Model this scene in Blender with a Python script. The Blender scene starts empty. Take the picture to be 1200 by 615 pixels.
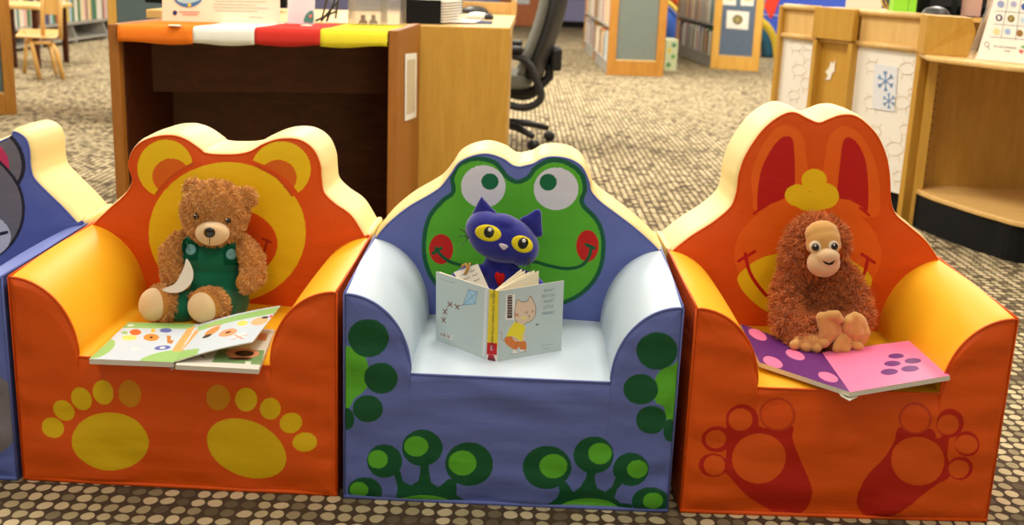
import bpy, bmesh, math, random
import numpy as np
from mathutils import Vector, Matrix, noise
from mathutils.bvhtree import BVHTree
random.seed(7); rng = np.random.default_rng(7)
S = bpy.context.scene; COL = S.collection

# ------------------------------------------------------------ camera
F_PX, PITCH, ROLL, CAM_H = 1327.77, 0.254565, 0.038837, 0.917517
FW = Vector((0, math.cos(PITCH), -math.sin(PITCH)))
R0 = Vector((1, 0, 0)); U0 = Vector((0, math.sin(PITCH), math.cos(PITCH)))
RT = R0 * math.cos(ROLL) + U0 * math.sin(ROLL)
UP = U0 * math.cos(ROLL) - R0 * math.sin(ROLL)
CP = Vector((0, 0, CAM_H))
cd = bpy.data.cameras.new('camera'); cam = bpy.data.objects.new('camera', cd); COL.objects.link(cam)
M = Matrix((RT, UP, -FW)).transposed().to_4x4(); M.translation = CP; cam.matrix_world = M
cd.sensor_width = 36; cd.lens = F_PX * 36 / 1200; cd.clip_start = .05; cd.clip_end = 60
cd.dof.use_dof = True; cd.dof.focus_distance = 2.05; cd.dof.aperture_fstop = 5.6
S.camera = cam

# ------------------------------------------------------------ light
S.view_settings.view_transform = 'Standard'; S.view_settings.look = 'None'
S.view_settings.gamma = 1; S.view_settings.exposure = 0.0; S.view_settings.use_curve_mapping = False
W = bpy.data.worlds.new('room_ambience'); S.world = W; W.use_nodes = True
W.node_tree.nodes['Background'].inputs[0].default_value = (1.0, .93, .84, 1)
W.node_tree.nodes['Background'].inputs[1].default_value = .38
def area(name, loc, sx, sy, power, col=(1, .92, .8)):
    l = bpy.data.lights.new(name, 'AREA'); l.shape = 'RECTANGLE'; l.size = sx; l.size_y = sy
    l.energy = power; l.color = col
    o = bpy.data.objects.new(name, l); COL.objects.link(o); o.location = loc
    return o
for x in (-2.6, 0.2, 3.0):
    area('ceiling_or_fill_light', (x, 3.1, 2.75), .6, 1.25, 56)
for x in (-4.5, -1, 2.5):
    for y in (6.2, 9.6, 13.5):
        area('ceiling_or_fill_light', (x, y, 2.8), .7, 1.4, 105)
area('ceiling_or_fill_light', (.5, 9.0, 2.8), .7, 1.4, 70)  # added fill lamp, brightens the books of the right bookcase
area('ceiling_or_fill_light', (-.6, -1.5, 2.6), .6, 1.25, 13)  # added fill lamp behind the camera for the chairs' front panels
area('ceiling_or_fill_light', (-.9, .95, 2.7), .6, 1.25, 18)  # added fill lamp, brightens the printed chair backs
area('ceiling_or_fill_light', (1.0, .95, 2.7), .6, 1.25, 18)  # second added fill lamp for the chair backs

# ------------------------------------------------------------ pixel rays (photo frame 1200x615) -> real places
def ray(x, y): return FW + RT * ((x - 600) / F_PX) - UP * ((y - 307.5) / F_PX)
def at_z(x, y, z):
    d = ray(x, y); return CP + d * ((z - CAM_H) / d.z)
def at_y(x, y, Y):
    d = ray(x, y); return CP + d * (Y / d.y)
def at_pl(x, y, P, N):
    d = ray(x, y); P = Vector(P); N = Vector(N); return CP + d * ((P - CP).dot(N) / d.dot(N))
def at_line(x, y, A, B):
    return at_pl(x, y, (A[0], A[1], 0), (-(B[1] - A[1]), B[0] - A[0], 0))

# ------------------------------------------------------------ materials
def lin(c): return tuple(((v / 255) / 12.92 if v / 255 <= .04045 else ((v / 255 + .055) / 1.055) ** 2.4) for v in c)
MATS = {}
def mat(name, col=None, rough=.6, spec=.5, bump=0, bscale=200, attr=None, var=0, vscale=8, trans=0, sheen=0, metal=0, bs3=None, alpha=1, coat=0):
    if name in MATS: return MATS[name]
    m = bpy.data.materials.new(name); m.use_nodes = True; nt = m.node_tree; b = nt.nodes['Principled BSDF']
    b.inputs['Roughness'].default_value = rough; b.inputs['Specular IOR Level'].default_value = spec
    b.inputs['Metallic'].default_value = metal; b.inputs['Transmission Weight'].default_value = trans
    b.inputs['Sheen Weight'].default_value = sheen; b.inputs['Alpha'].default_value = alpha
    b.inputs['Coat Weight'].default_value = coat
    tc = nt.nodes.new('ShaderNodeTexCoord')
    if attr == 'object':
        a = nt.nodes.new('ShaderNodeObjectInfo'); nt.links.new(a.outputs['Color'], b.inputs['Base Color'])
    elif attr:
        a = nt.nodes.new('ShaderNodeAttribute'); a.attribute_name = attr; nt.links.new(a.outputs['Color'], b.inputs['Base Color'])
    else:
        c = lin(col)
        b.inputs['Base Color'].default_value = (*c, 1)
        if var:
            n = nt.nodes.new('ShaderNodeTexNoise'); n.inputs['Scale'].default_value = vscale; n.inputs['Detail'].default_value = 4
            r = nt.nodes.new('ShaderNodeValToRGB')
            r.color_ramp.elements[0].position = .3; r.color_ramp.elements[1].position = .7
            r.color_ramp.elements[0].color = (*[v * (1 - var) for v in c], 1); r.color_ramp.elements[1].color = (*[min(1, v * (1 + var)) for v in c], 1)
            nt.links.new(tc.outputs['Object'], n.inputs['Vector']); nt.links.new(n.outputs['Fac'], r.inputs[0]); nt.links.new(r.outputs[0], b.inputs['Base Color'])
    if bump:
        n = nt.nodes.new('ShaderNodeTexNoise'); n.inputs['Scale'].default_value = bscale; n.inputs['Detail'].default_value = 3
        bp = nt.nodes.new('ShaderNodeBump'); bp.inputs['Strength'].default_value = 1; bp.inputs['Distance'].default_value = bump
        if bs3:
            mp = nt.nodes.new('ShaderNodeMapping'); mp.inputs['Scale'].default_value = bs3
            nt.links.new(tc.outputs['Object'], mp.inputs[0]); nt.links.new(mp.outputs[0], n.inputs['Vector'])
        else: nt.links.new(tc.outputs['Object'], n.inputs['Vector'])
        nt.links.new(n.outputs['Fac'], bp.inputs['Height']); nt.links.new(bp.outputs[0], b.inputs['Normal'])
    MATS[name] = m; return m
def wood(name, c1, c2, rough=.45, scale=(6, 6, .8)):
    if name in MATS: return MATS[name]
    m = bpy.data.materials.new(name); m.use_nodes = True; nt = m.node_tree; b = nt.nodes['Principled BSDF']
    b.inputs['Roughness'].default_value = rough
    tc = nt.nodes.new('ShaderNodeTexCoord'); mp = nt.nodes.new('ShaderNodeMapping'); mp.inputs['Scale'].default_value = scale
    n = nt.nodes.new('ShaderNodeTexNoise'); n.inputs['Scale'].default_value = 6; n.inputs['Detail'].default_value = 8; n.inputs['Roughness'].default_value = .65; n.inputs['Distortion'].default_value = .6
    r = nt.nodes.new('ShaderNodeValToRGB'); r.color_ramp.elements[0].position = .3; r.color_ramp.elements[1].position = .7
    r.color_ramp.elements[0].color = (*lin(c1), 1); r.color_ramp.elements[1].color = (*lin(c2), 1)
    nt.links.new(tc.outputs['Object'], mp.inputs[0]); nt.links.new(mp.outputs[0], n.inputs['Vector'])
    nt.links.new(n.outputs['Fac'], r.inputs[0]); nt.links.new(r.outputs[0], b.inputs['Base Color'])
    MATS[name] = m; return m
OAK = wood('oak_veneer', (186, 138, 46), (202, 156, 64))
OAKL = wood('light_oak', (214, 172, 100), (228, 190, 122))
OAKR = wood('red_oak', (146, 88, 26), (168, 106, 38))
TRIM = wood('orange_oak_trim', (168, 112, 36), (190, 134, 52))
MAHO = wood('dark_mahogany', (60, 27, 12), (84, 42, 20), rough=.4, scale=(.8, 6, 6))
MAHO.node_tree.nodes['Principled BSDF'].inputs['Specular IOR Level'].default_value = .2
SLATE = mat('slate_fabric', (98, 112, 132), .95, .1, var=.08, vscale=60)
BLACK = mat('black_plastic', (22, 22, 24), .45)
BLACKM = mat('matte_black', (18, 18, 19), .8, .2)
PAPER = mat('white_paper', (238, 234, 222), .8, .2)
PRINT = mat('printed_surface', None, .45, .4, attr='Col')
VPRINT = mat('printed_vinyl', None, .5, .3, attr='Col', bump=.005, bscale=1, bs3=(7, 7, 16))
FUR = mat('fur_strands', None, .75, .2, attr='Col', sheen=.3)
BOOKM = mat('book_cloth', None, .6, .3, attr='object')
GREYM = mat('grey_metal', (170, 168, 160), .5, .4)

# ------------------------------------------------------------ builders
def tagp(o, label=None, cat=None, group=None, kind=None):
    if label: o['label'] = label
    if cat: o['category'] = cat
    if group: o['group'] = group
    if kind: o['kind'] = kind
    return o
def thing(name, loc, label, cat, group=None):
    o = bpy.data.objects.new(name, None); COL.objects.link(o); o.location = loc; o.empty_display_size = .05
    return tagp(o, label, cat, group)
def origin(parent):
    v = Vector((0, 0, 0))
    while parent is not None: v += Vector(parent.location); parent = parent.parent
    return v
def link(name, me, parent=None, loc=None):
    o = bpy.data.objects.new(name, me); COL.objects.link(o)
    if parent is not None: o.parent = parent
    if loc is not None: o.location = loc
    return o
def npmesh(name, V, Fc, mats, parent=None, smooth=False, cols=None, loc=None, uvs=None):
    """V in world coordinates; loc is the world origin of a top-level mesh"""
    V = np.asarray(V, dtype=np.float64)
    off = origin(parent) if parent is not None else Vector(loc or (0, 0, 0))
    V = V - np.array(off)
    me = bpy.data.meshes.new(name)
    me.from_pydata(V.tolist() if len(V) < 3000 else V, [], Fc) if not isinstance(Fc, np.ndarray) else None
    if isinstance(Fc, np.ndarray):
        k = Fc.shape[1]; me.vertices.add(len(V)); me.vertices.foreach_set('co', V.ravel().astype(np.float32))
        me.loops.add(Fc.size); me.loops.foreach_set('vertex_index', Fc.ravel().astype(np.int32))
        me.polygons.add(len(Fc)); me.polygons.foreach_set('loop_start', np.arange(0, Fc.size, k, dtype=np.int32))
        me.polygons.foreach_set('loop_total', np.full(len(Fc), k, dtype=np.int32)); me.update(calc_edges=True)
    if cols is not None:
        a = me.color_attributes.new('Col', 'FLOAT_COLOR', 'POINT')
        c = np.ones((len(V), 4), dtype=np.float32); c[:, :3] = cols; a.data.foreach_set('color', c.ravel())
    for m in (mats if isinstance(mats, (list, tuple)) else [mats]): me.materials.append(m)
    if smooth: me.polygons.foreach_set('use_smooth', np.ones(len(me.polygons), dtype=bool))
    me.validate()
    return link(name, me, parent, off if parent is None else None)
class MB:
    def __init__(s): s.v = []; s.f = []; s.mi = []; s.cur = 0
    def add(s, vs, fs):
        n = len(s.v); s.v += [tuple(v) for v in vs]; s.f += [tuple(i + n for i in f) for f in fs]; s.mi += [s.cur] * len(fs); return s
    def m(s, i): s.cur = i; return s
    def hexa(s, b, t):   # four bottom points, four top points (same order)
        return s.add(list(b) + list(t), [(3, 2, 1, 0), (4, 5, 6, 7), (0, 1, 5, 4), (1, 2, 6, 5), (2, 3, 7, 6), (3, 0, 4, 7)])
    def box(s, x0, x1, y0, y1, z0, z1):
        return s.hexa([(x0, y0, z0), (x1, y0, z0), (x1, y1, z0), (x0, y1, z0)], [(x0, y0, z1), (x1, y0, z1), (x1, y1, z1), (x0, y1, z1)])
    def slab(s, pts, n, notop=False):  # polygon given in 3-D, thickened along vector n
        pts = [Vector(p) for p in pts]; n = Vector(n); k = len(pts)
        vs = pts + [p + n for p in pts]
        return s.add(vs, ([] if notop else [tuple(range(k))[::-1]]) + [tuple(range(k, 2 * k))] + [(i, (i + 1) % k, (i + 1) % k + k, i + k) for i in range(k)])
    def wallbox(s, A, B, z0, z1, th, inward):  # box standing on line A-B, thickness th towards inward
        n = Vector((inward[0], inward[1], 0)).normalized() * th
        return s.slab([(A[0], A[1], z0), (B[0], B[1], z0), (B[0], B[1], z1), (A[0], A[1], z1)], n)
    def tube(s, pts, r, n=10, closed=False, flat=None):
        pts = [Vector(p) for p in pts]; k = len(pts); rr = r if isinstance(r, (list, tuple)) else [r] * k
        base = len(s.v); up = None; vs = []
        for i, p in enumerate(pts):
            a = pts[(i - 1) % k] if (closed or i > 0) else pts[0]; b = pts[(i + 1) % k] if (closed or i < k - 1) else pts[-1]
            t = (b - a).normalized()
            if up is None: up = Vector((0, 0, 1)) if abs(t.z) < .9 else Vector((0, 1, 0))
            x = up.cross(t).normalized(); y = t.cross(x).normalized(); up = y
            for j in range(n):
                th = 2 * math.pi * j / n; ox = math.cos(th) * rr[i]; oy = math.sin(th) * rr[i] * (flat or 1)
                vs.append(p + x * ox + y * oy)
        fs = []
        for i in range(k if closed else k - 1):
            for j in range(n):
                a = i * n + j; b = i * n + (j + 1) % n; c = ((i + 1) % k) * n + (j + 1) % n; d = ((i + 1) % k) * n + j
                fs.append((a, b, c, d))
        if not closed: fs += [tuple(range(n))[::-1], tuple((k - 1) * n + j for j in range(n))]
        return s.add(vs, fs)
    def lathe(s, prof, c, n=24, axis=(0, 0, 1)):
        c = Vector(c); q = Vector((0, 0, 1)).rotation_difference(Vector(axis)); vs = []
        for r, z in prof:
            for j in range(n):
                t = 2 * math.pi * j / n; vs.append(c + q @ Vector((r * math.cos(t), r * math.sin(t), z)))
        k = len(prof); fs = [(i * n + j, i * n + (j + 1) % n, (i + 1) * n + (j + 1) % n, (i + 1) * n + j) for i in range(k - 1) for j in range(n)]
        fs += [tuple(range(n))[::-1], tuple((k - 1) * n + j for j in range(n))]
        return s.add(vs, fs)
    def ball(s, c, r, sub=2, ax=None):
        bm = bmesh.new(); bmesh.ops.create_icosphere(bm, subdivisions=sub, radius=1); c = Vector(c)
        r = (r, r, r) if not isinstance(r, (tuple, list)) else r
        ax = ax or (Vector((1, 0, 0)), Vector((0, 1, 0)), Vector((0, 0, 1)))
        vs = [c + ax[0] * v.co.x * r[0] + ax[1] * v.co.y * r[1] + ax[2] * v.co.z * r[2] for v in bm.verts]
        fs = [tuple(v.index for v in f.verts) for f in bm.faces]; bm.free()
        return s.add(vs, fs)
    def build(s, name, mats, parent=None, smooth=False, bevel=0, loc=None, seg=2):
        if loc is None and parent is None:
            a = np.array(s.v); loc = ((a[:, 0].min() + a[:, 0].max()) / 2, (a[:, 1].min() + a[:, 1].max()) / 2, a[:, 2].min())
        off = origin(parent) if parent is not None else Vector(loc)
        me = bpy.data.meshes.new(name); me.from_pydata([tuple(Vector(v) - off) for v in s.v], [], s.f)
        for m in (mats if isinstance(mats, (list, tuple)) else [mats]): me.materials.append(m)
        me.polygons.foreach_set('material_index', s.mi)
        bm = bmesh.new(); bm.from_mesh(me); bmesh.ops.recalc_face_normals(bm, faces=bm.faces); bm.to_mesh(me); bm.free()
        if smooth: me.polygons.foreach_set('use_smooth', [True] * len(me.polygons))
        o = link(name, me, parent, off if parent is None else None)
        if bevel:
            b = o.modifiers.new('bevel', 'BEVEL'); b.width = bevel; b.segments = seg; b.limit_method = 'ANGLE'; b.angle_limit = math.radians(40)
        return o
def struct(name, mb, m, **k):
    o = mb.build(name, m, **k); o['kind'] = 'structure'; return o
def catmull(P, n=8, closed=True):
    P = [np.array(p, float) for p in P]; k = len(P); out = []
    rngi = range(k) if closed else range(k - 1)
    for i in rngi:
        p0 = P[(i - 1) % k] if closed or i > 0 else P[0]; p1 = P[i]; p2 = P[(i + 1) % k]
        p3 = P[(i + 2) % k] if closed or i + 2 < k else P[-1]
        for t in np.arange(n) / n:
            out.append(.5 * ((2 * p1) + (-p0 + p2) * t + (2 * p0 - 5 * p1 + 4 * p2 - p3) * t * t + (-p0 + 3 * p1 - 3 * p2 + p3) * t ** 3))
    if not closed: out.append(P[-1])
    return np.array(out)
def ell(cx, cy, rx, ry, rot=0, n=40, k=(0, 0, 1)):
    t = np.arange(n) * 2 * np.pi / n; a = math.radians(rot); x = rx * np.cos(t); y = ry * np.sin(t)
    return np.stack([k[0] + k[2] * (cx + x * math.cos(a) - y * math.sin(a)), k[1] + k[2] * (cy + x * math.sin(a) + y * math.cos(a))], 1)
def crop(pts, k): return [(k[0] + k[2] * x, k[1] + k[2] * y) for x, y in pts]
def inside(poly, X, Y):
    r = np.zeros(X.shape, bool); n = len(poly)
    for i in range(n):
        x1, y1 = poly[i]; x2, y2 = poly[(i + 1) % n]
        if y1 == y2: continue
        c = ((y1 > Y) != (y2 > Y)) & (X < (x2 - x1) * (Y - y1) / (y2 - y1) + x1); r ^= c
    return r
def paint(C, X, Y, shapes):
    """shapes: ('poly', pts, colour) | ('line', pts, width, colour), in the same surface coordinates as X, Y"""
    for s in shapes:
        P = np.array(s[1], float); w = s[2] if s[0] == 'line' else 0
        bb = (X > P[:, 0].min() - w) & (X < P[:, 0].max() + w) & (Y > P[:, 1].min() - w) & (Y < P[:, 1].max() + w)
        idx = np.nonzero(bb)[0]
        if not len(idx): continue
        x = X[idx]; y = Y[idx]
        if s[0] == 'poly': m = inside(P, x, y)
        else:
            m = np.zeros(len(idx), bool)
            for a, b in zip(P[:-1], P[1:]):
                d = b - a; L = d @ d + 1e-12; t = np.clip(((x - a[0]) * d[0] + (y - a[1]) * d[1]) / L, 0, 1)
                m |= (x - a[0] - t * d[0]) ** 2 + (y - a[1] - t * d[1]) ** 2 < (w / 2) ** 2
        C[idx[m]] = lin(s[-1])
    return C
FONT_CACHE = {}
def text(name, body, P, R, U, h, m, parent, depth=.0004, align='CENTER', space=1.0):
    """lettering as real raised mesh: P centre, R reading direction, U up, h capital height"""
    cu = bpy.data.curves.new('text', 'FONT'); cu.body = body; cu.size = 1; cu.extrude = .0; cu.align_x = align; cu.space_line = space
    o = bpy.data.objects.new('text', cu); COL.objects.link(o); bpy.context.view_layer.update()
    me = bpy.data.meshes.new_from_object(o.evaluated_get(bpy.context.evaluated_depsgraph_get()))
    bpy.data.objects.remove(o); P = Vector(P); R = Vector(R).normalized(); U = Vector(U).normalized(); N = R.cross(U)
    k = h / .69; off = origin(parent)
    for v in me.vertices: v.co = P + R * v.co.x * k + U * (v.co.y - .34) * k + N * depth - off
    me.materials.append(m); return link(name, me, parent)

# ------------------------------------------------------------ structure
def floor_mat():
    m = bpy.data.materials.new('dotted_carpet'); m.use_nodes = True; nt = m.node_tree; b = nt.nodes['Principled BSDF']
    b.inputs['Roughness'].default_value = .95; b.inputs['Specular IOR Level'].default_value = .15
    N = nt.nodes.new; L = nt.links.new
    tc = N('ShaderNodeTexCoord'); mp = N('ShaderNodeMapping'); mp.inputs['Scale'].default_value = (1 / .0284, 1 / .0325, 1)
    wob = N('ShaderNodeTexNoise'); wob.inputs['Scale'].default_value = 22; wob.inputs['Detail'].default_value = 1
    mixv = N('ShaderNodeMixRGB'); mixv.blend_type = 'LINEAR_LIGHT'; mixv.inputs[0].default_value = .006
    L(tc.outputs['Object'], wob.inputs['Vector']); L(tc.outputs['Object'], mixv.inputs[1]); L(wob.outputs['Color'], mixv.inputs[2]); L(mixv.outputs[0], mp.inputs[0])
    fl = N('ShaderNodeVectorMath'); fl.operation = 'FLOOR'; fr = N('ShaderNodeVectorMath'); fr.operation = 'FRACTION'
    L(mp.outputs[0], fl.inputs[0]); L(mp.outputs[0], fr.inputs[0])
    sb = N('ShaderNodeVectorMath'); sb.operation = 'SUBTRACT'; sb.inputs[1].default_value = (.5, .5, 0); L(fr.outputs[0], sb.inputs[0])
    ml = N('ShaderNodeVectorMath'); ml.operation = 'MULTIPLY'; ml.inputs[1].default_value = (1, 1, 0); L(sb.outputs[0], ml.inputs[0])
    ln = N('ShaderNodeVectorMath'); ln.operation = 'LENGTH'; L(ml.outputs[0], ln.inputs[0])
    fz = N('ShaderNodeTexNoise'); fz.inputs['Scale'].default_value = 900; L(tc.outputs['Object'], fz.inputs['Vector'])
    ad = N('ShaderNodeMath'); ad.operation = 'MULTIPLY_ADD'; ad.inputs[1].default_value = .09; L(fz.outputs['Fac'], ad.inputs[0]); L(ln.outputs['Value'], ad.inputs[2])
    mr = N('ShaderNodeMapRange'); mr.inputs['From Min'].default_value = .49; mr.inputs['From Max'].default_value = .44; L(ad.outputs[0], mr.inputs['Value'])
    wn = N('ShaderNodeTexWhiteNoise'); wn.noise_dimensions = '2D'; L(fl.outputs[0], wn.inputs['Vector'])
    big = N('ShaderNodeTexNoise'); big.inputs['Scale'].default_value = .12; big.inputs['Detail'].default_value = 2
    L(fl.outputs[0], big.inputs['Vector'])
    sm = N('ShaderNodeMath'); sm.operation = 'MULTIPLY_ADD'; sm.inputs[1].default_value = .75; L(wn.outputs['Value'], sm.inputs[0])
    s2 = N('ShaderNodeMath'); s2.operation = 'MULTIPLY_ADD'; s2.inputs[1].default_value = .45; s2.inputs[2].default_value = -.05; L(big.outputs['Fac'], s2.inputs[0]); L(s2.outputs[0], sm.inputs[2])
    cr = N('ShaderNodeValToRGB'); cr.color_ramp.interpolation = 'LINEAR'
    E = cr.color_ramp.elements; E[0].position = 0.02; E[0].color = (*lin((88, 76, 60)), 1); E[1].position = 1; E[1].color = (*lin((216, 198, 160)), 1)
    for p, c in ((.25, (104, 92, 72)), (.42, (168, 156, 120)), (.7, (196, 181, 144))):
        e = E.new(p); e.color = (*lin(c), 1)
    L(sm.outputs[0], cr.inputs[0])
    gr = N('ShaderNodeTexNoise'); gr.inputs['Scale'].default_value = 600; L(tc.outputs['Object'], gr.inputs['Vector'])
    gm = N('ShaderNodeMixRGB'); gm.blend_type = 'OVERLAY'; gm.inputs[0].default_value = .45; L(cr.outputs[0], gm.inputs[1]); L(gr.outputs['Fac'], gm.inputs[2])
    mx = N('ShaderNodeMixRGB'); mx.inputs[1].default_value = (*lin((80, 66, 52)), 1); L(mr.outputs[0], mx.inputs[0]); L(gm.outputs[0], mx.inputs[2])
    L(mx.outputs[0], b.inputs['Base Color'])
    bp = N('ShaderNodeBump'); bp.inputs['Distance'].default_value = .002; bp.inputs['Strength'].default_value = .6; L(mr.outputs[0], bp.inputs['Height']); L(bp.outputs[0], b.inputs['Normal'])
    return m
struct('floor', MB().box(-11, 11, -2, 19.2, -.05, 0), floor_mat())
WALLM = mat('cream_wall_paint', (232, 222, 204), .9, .1)
struct('ceiling', MB().box(-11, 11, -2, 19.2, 3.2, 3.25), mat('white_ceiling', (226, 222, 214), .9, .1))
struct('wall_back', MB().box(-11, 11, 19, 19.15, 0, 3.2), mat('lavender_wall_paint', (150, 150, 190), .9, .1))
struct('wall_left', MB().box(-11.15, -11, -2, 19.15, 0, 3.2), WALLM)
struct('wall_right', MB().box(11, 11.15, -2, 19.15, 0, 3.2), WALLM)
struct('baseboard_back', MB().box(-11, 11, 18.96, 19, 0, .1), BLACKM)
dm = MB().box(-.35, .35, 18.88, 18.98, 0, 2.1)
struct('door_1', dm, wood('door_wood', (170, 92, 40), (196, 112, 54)), bevel=.01)
struct('window_1', MB().box(-.12, .12, 18.86, 18.89, .35, 1.9), mat('window_pane', (220, 225, 230), .1, .5))

# ------------------------------------------------------------ foam chairs
D, H0, H1, AW, HS, T = .351, .3757, .3877, .1137, .2379, .165
class Chair:
    def __init__(s, x, y, yaw, w): s.x, s.y, s.w = x, y, w; s.c, s.s = math.cos(yaw), math.sin(yaw)
    def wp(s, u, v, z): return np.array([s.x + s.c * u - s.s * v, s.y + s.s * u + s.c * v, z])
    def wps(s, u, v, z): return np.stack([s.x + s.c * u - s.s * v, s.y + s.s * u + s.c * v, z + 0 * u], 1)
    def loc(s, p): dx, dy = p[0] - s.x, p[1] - s.y; return (s.c * dx + s.s * dy, -s.s * dx + s.c * dy, p[2])
    def face(s, pts, v):  # photo points lying on the panel at depth v -> (across, up) on that panel
        P = s.wp(0, v, 0); out = []
        for x, y in pts:
            q = s.loc(at_pl(x, y, P, (-s.s, s.c, 0))); out.append((q[0], q[2]))
        return out
def arm_profile(w, n=26):
    """right half of the U: list of (u, height factor 0 seat .. 1 arm top)"""
    a = []
    for i in range(n + 1):
        t = i / n * math.pi / 2; a.append((w / 2 - AW * math.cos(t), math.sin(t) ** .96))
    return a
def convert(ch, shapes, v):
    out = []
    for sh in shapes:
        P = ch.face(sh[1], v)
        if sh[0] == 'line': out.append(('line', P, sh[2] / 640, sh[3]))
        else: out.append((sh[0], P, sh[-1]))
    return out
def foam_chair(name, label, q, w, body, arms, cream, outline, back_shapes, front_shapes, prints=None, fold=0):
    ch = Chair(*q, w); root = thing(name, tuple(ch.wp(0, D / 2, 0)), label, 'chair', "children's foam armchairs in a row")
    bm_ = mat('vinyl_' + name, body, .5, .3, bump=.005, bscale=1, bs3=(7, 7, 16))
    am = mat('arm_vinyl_' + name, arms, .5, .4, bump=.0018, bscale=5)
    cm = mat('cream_vinyl_' + name, cream, .5, .4, bump=.002, bscale=6)
    # ---- front panel: U shaped sheet with printed design
    half = arm_profile(w, 60); us = [u for u, _ in half]; fs = [f for _, f in half]
    mid = np.linspace(-(w / 2 - AW), w / 2 - AW, 250)[1:-1]
    U = np.concatenate([-np.array(us)[::-1], mid, np.array(us)]); Ft = np.concatenate([np.array(fs)[::-1], 0 * mid, np.array(fs)])
    Fc = np.array([0.0])
    # refine the arm columns
    Ud, Fd = [], []
    for i in range(len(U) - 1):
        k = max(1, int(abs(U[i + 1] - U[i]) / .0014 + .999))
        for j in range(k): Ud.append(U[i] + (U[i + 1] - U[i]) * j / k); Fd.append(Ft[i] + (Ft[i + 1] - Ft[i]) * j / k)
    Ud.append(U[-1]); Fd.append(Ft[-1]); U = np.array(Ud); Ft = np.array(Fd)
    top = HS + (H0 - HS) * Ft; NZ = 230; zz = np.linspace(0, 1, NZ + 1)
    Ug, Zf = np.meshgrid(U, zz, indexing='ij'); Zg = Zf * top[:, None]
    ed = np.minimum(np.minimum((w / 2 - np.abs(Ug)), Zg), np.maximum(top[:, None] - Zg, 0)); bul = np.sqrt(np.clip(ed / .035, 0, 1)) * .007
    wr = np.array([[noise.noise((x * 9, z * 26, q[0] * 3)) for z in np.linspace(0, .4, 60)] for x in np.linspace(-.3, .3, 60)])
    xi = np.clip((Ug + .3) / .6 * 59, 0, 58.99); zi = np.clip(Zg / .4 * 59, 0, 58.99); x0 = xi.astype(int); z0 = zi.astype(int); fx = xi - x0; fz = zi - z0
    wv = wr[x0, z0] * (1 - fx) * (1 - fz) + wr[x0 + 1, z0] * fx * (1 - fz) + wr[x0, z0 + 1] * (1 - fx) * fz + wr[x0 + 1, z0 + 1] * fx * fz
    near = np.exp(-ed / .05); bul = bul + wv * (.0032 + .006 * near) * np.clip(ed / .012, 0, 1)
    u = Ug.ravel(); z = Zg.ravel(); V = ch.wps(u, -bul.ravel(), z)
    C = np.tile(np.array(lin(body)), (len(u), 1)); paint(C, u, z, convert(ch, front_shapes, 0))
    nu = len(U); i, j = np.meshgrid(np.arange(nu - 1), np.arange(NZ), indexing='ij'); a = (i * (NZ + 1) + j).ravel()
    FF = np.stack([a, a + NZ + 1, a + NZ + 2, a + 1], 1)
    o = npmesh('front_panel', V, FF, VPRINT, root, True, C)
    o['label'] = 'vinyl front panel printed with ' + (prints or 'two paws')
    # ---- arms and seat sweep
    half = arm_profile(w); prof = [(-u_, f) for u_, f in half[::-1]] + [(x, 0) for x in np.linspace(-(w / 2 - AW), w / 2 - AW, 14)[1:-1]] + half
    vs = [0.0, .004, .012, .03] + list(np.linspace(.06, D + .01, 12)); V = []; 
    for v in vs:
        hz = H0 + (H1 - H0) * v / D; dip = -.004 * math.exp(-v / .006)
        for u_, f in prof:
            puff = .004 * math.sin(math.pi * min(1, v / D)) * (1 if f == 0 else .8)
            if f == 0: puff += .004 * math.cos(u_ / (w / 2 - AW) * math.pi / 2) * min(1, v / .03)
            V.append(ch.wp(u_ * (1 - 0 * v), v, HS + (hz - HS) * f + dip + puff))
    k = len(prof); FF = [(r * k + i, r * k + i + 1, (r + 1) * k + i + 1, (r + 1) * k + i) for r in range(len(vs) - 1) for i in range(k - 1)]
    o = npmesh('seat_cushion', V, FF, am, root, True); o['label'] = 'smooth vinyl seat and inner arms in a lighter colour'
    # ---- outer side panels
    for sg in (-1, 1):
        V = []; n1, n2 = 14, 10
        for a_ in range(n1 + 1):
            v = (D + T * .4) * a_ / n1
            for b_ in range(n2 + 1):
                hz = (H0 + (H1 - H0) * min(v, D) / D) * b_ / n2
                V.append(ch.wp(sg * (w / 2 + .004 * math.sin(math.pi * a_ / n1) * math.sin(math.pi * b_ / n2)), v, hz))
        FF = [(a_ * (n2 + 1) + b_, (a_ + 1) * (n2 + 1) + b_, (a_ + 1) * (n2 + 1) + b_ + 1, a_ * (n2 + 1) + b_ + 1) for a_ in range(n1) for b_ in range(n2)]
        npmesh('side_panel', V, FF, bm_, root, True)
    # ---- base
    MB().hexa([ch.wp(*p) for p in ((-w / 2 + .004, .004, .001), (w / 2 - .004, .004, .001), (w / 2 - .004, D + T - .01, .001), (-w / 2 + .004, D + T - .01, .001))],
              [ch.wp(*p) for p in ((-w / 2 + .004, .004, .01), (w / 2 - .004, .004, .01), (w / 2 - .004, D + T - .01, .01), (-w / 2 + .004, D + T - .01, .01))]).build('base', bm_, root)
    # ---- seams (piping)
    pp = MB(); r = .0022
    topl = [ch.wp(u_, -.002, HS + (H0 - HS) * f) for u_, f in prof]
    pp.tube([ch.wp(-w / 2, -.001, .003)] + topl + [ch.wp(w / 2, -.001, .003)], r, 8)
    pp.tube([ch.wp(-w / 2, -.001, .004), ch.wp(-w / 4, -.0015, .003), ch.wp(0, -.002, .003), ch.wp(w / 4, -.0015, .003), ch.wp(w / 2, -.001, .004)], .004, 8)
    for sg in (-1, 1): pp.tube([ch.wp(sg * w / 2, v, H0 + (H1 - H0) * v / D + .001) for v in (0, .1, .2, .3, D + .02)], r, 8)
    pp.build('piping', bm_, root, True)
    # ---- back: front outline in panel coordinates
    if isinstance(outline, tuple): P = outline[1]
    else: P = ch.face(outline, D)
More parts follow.
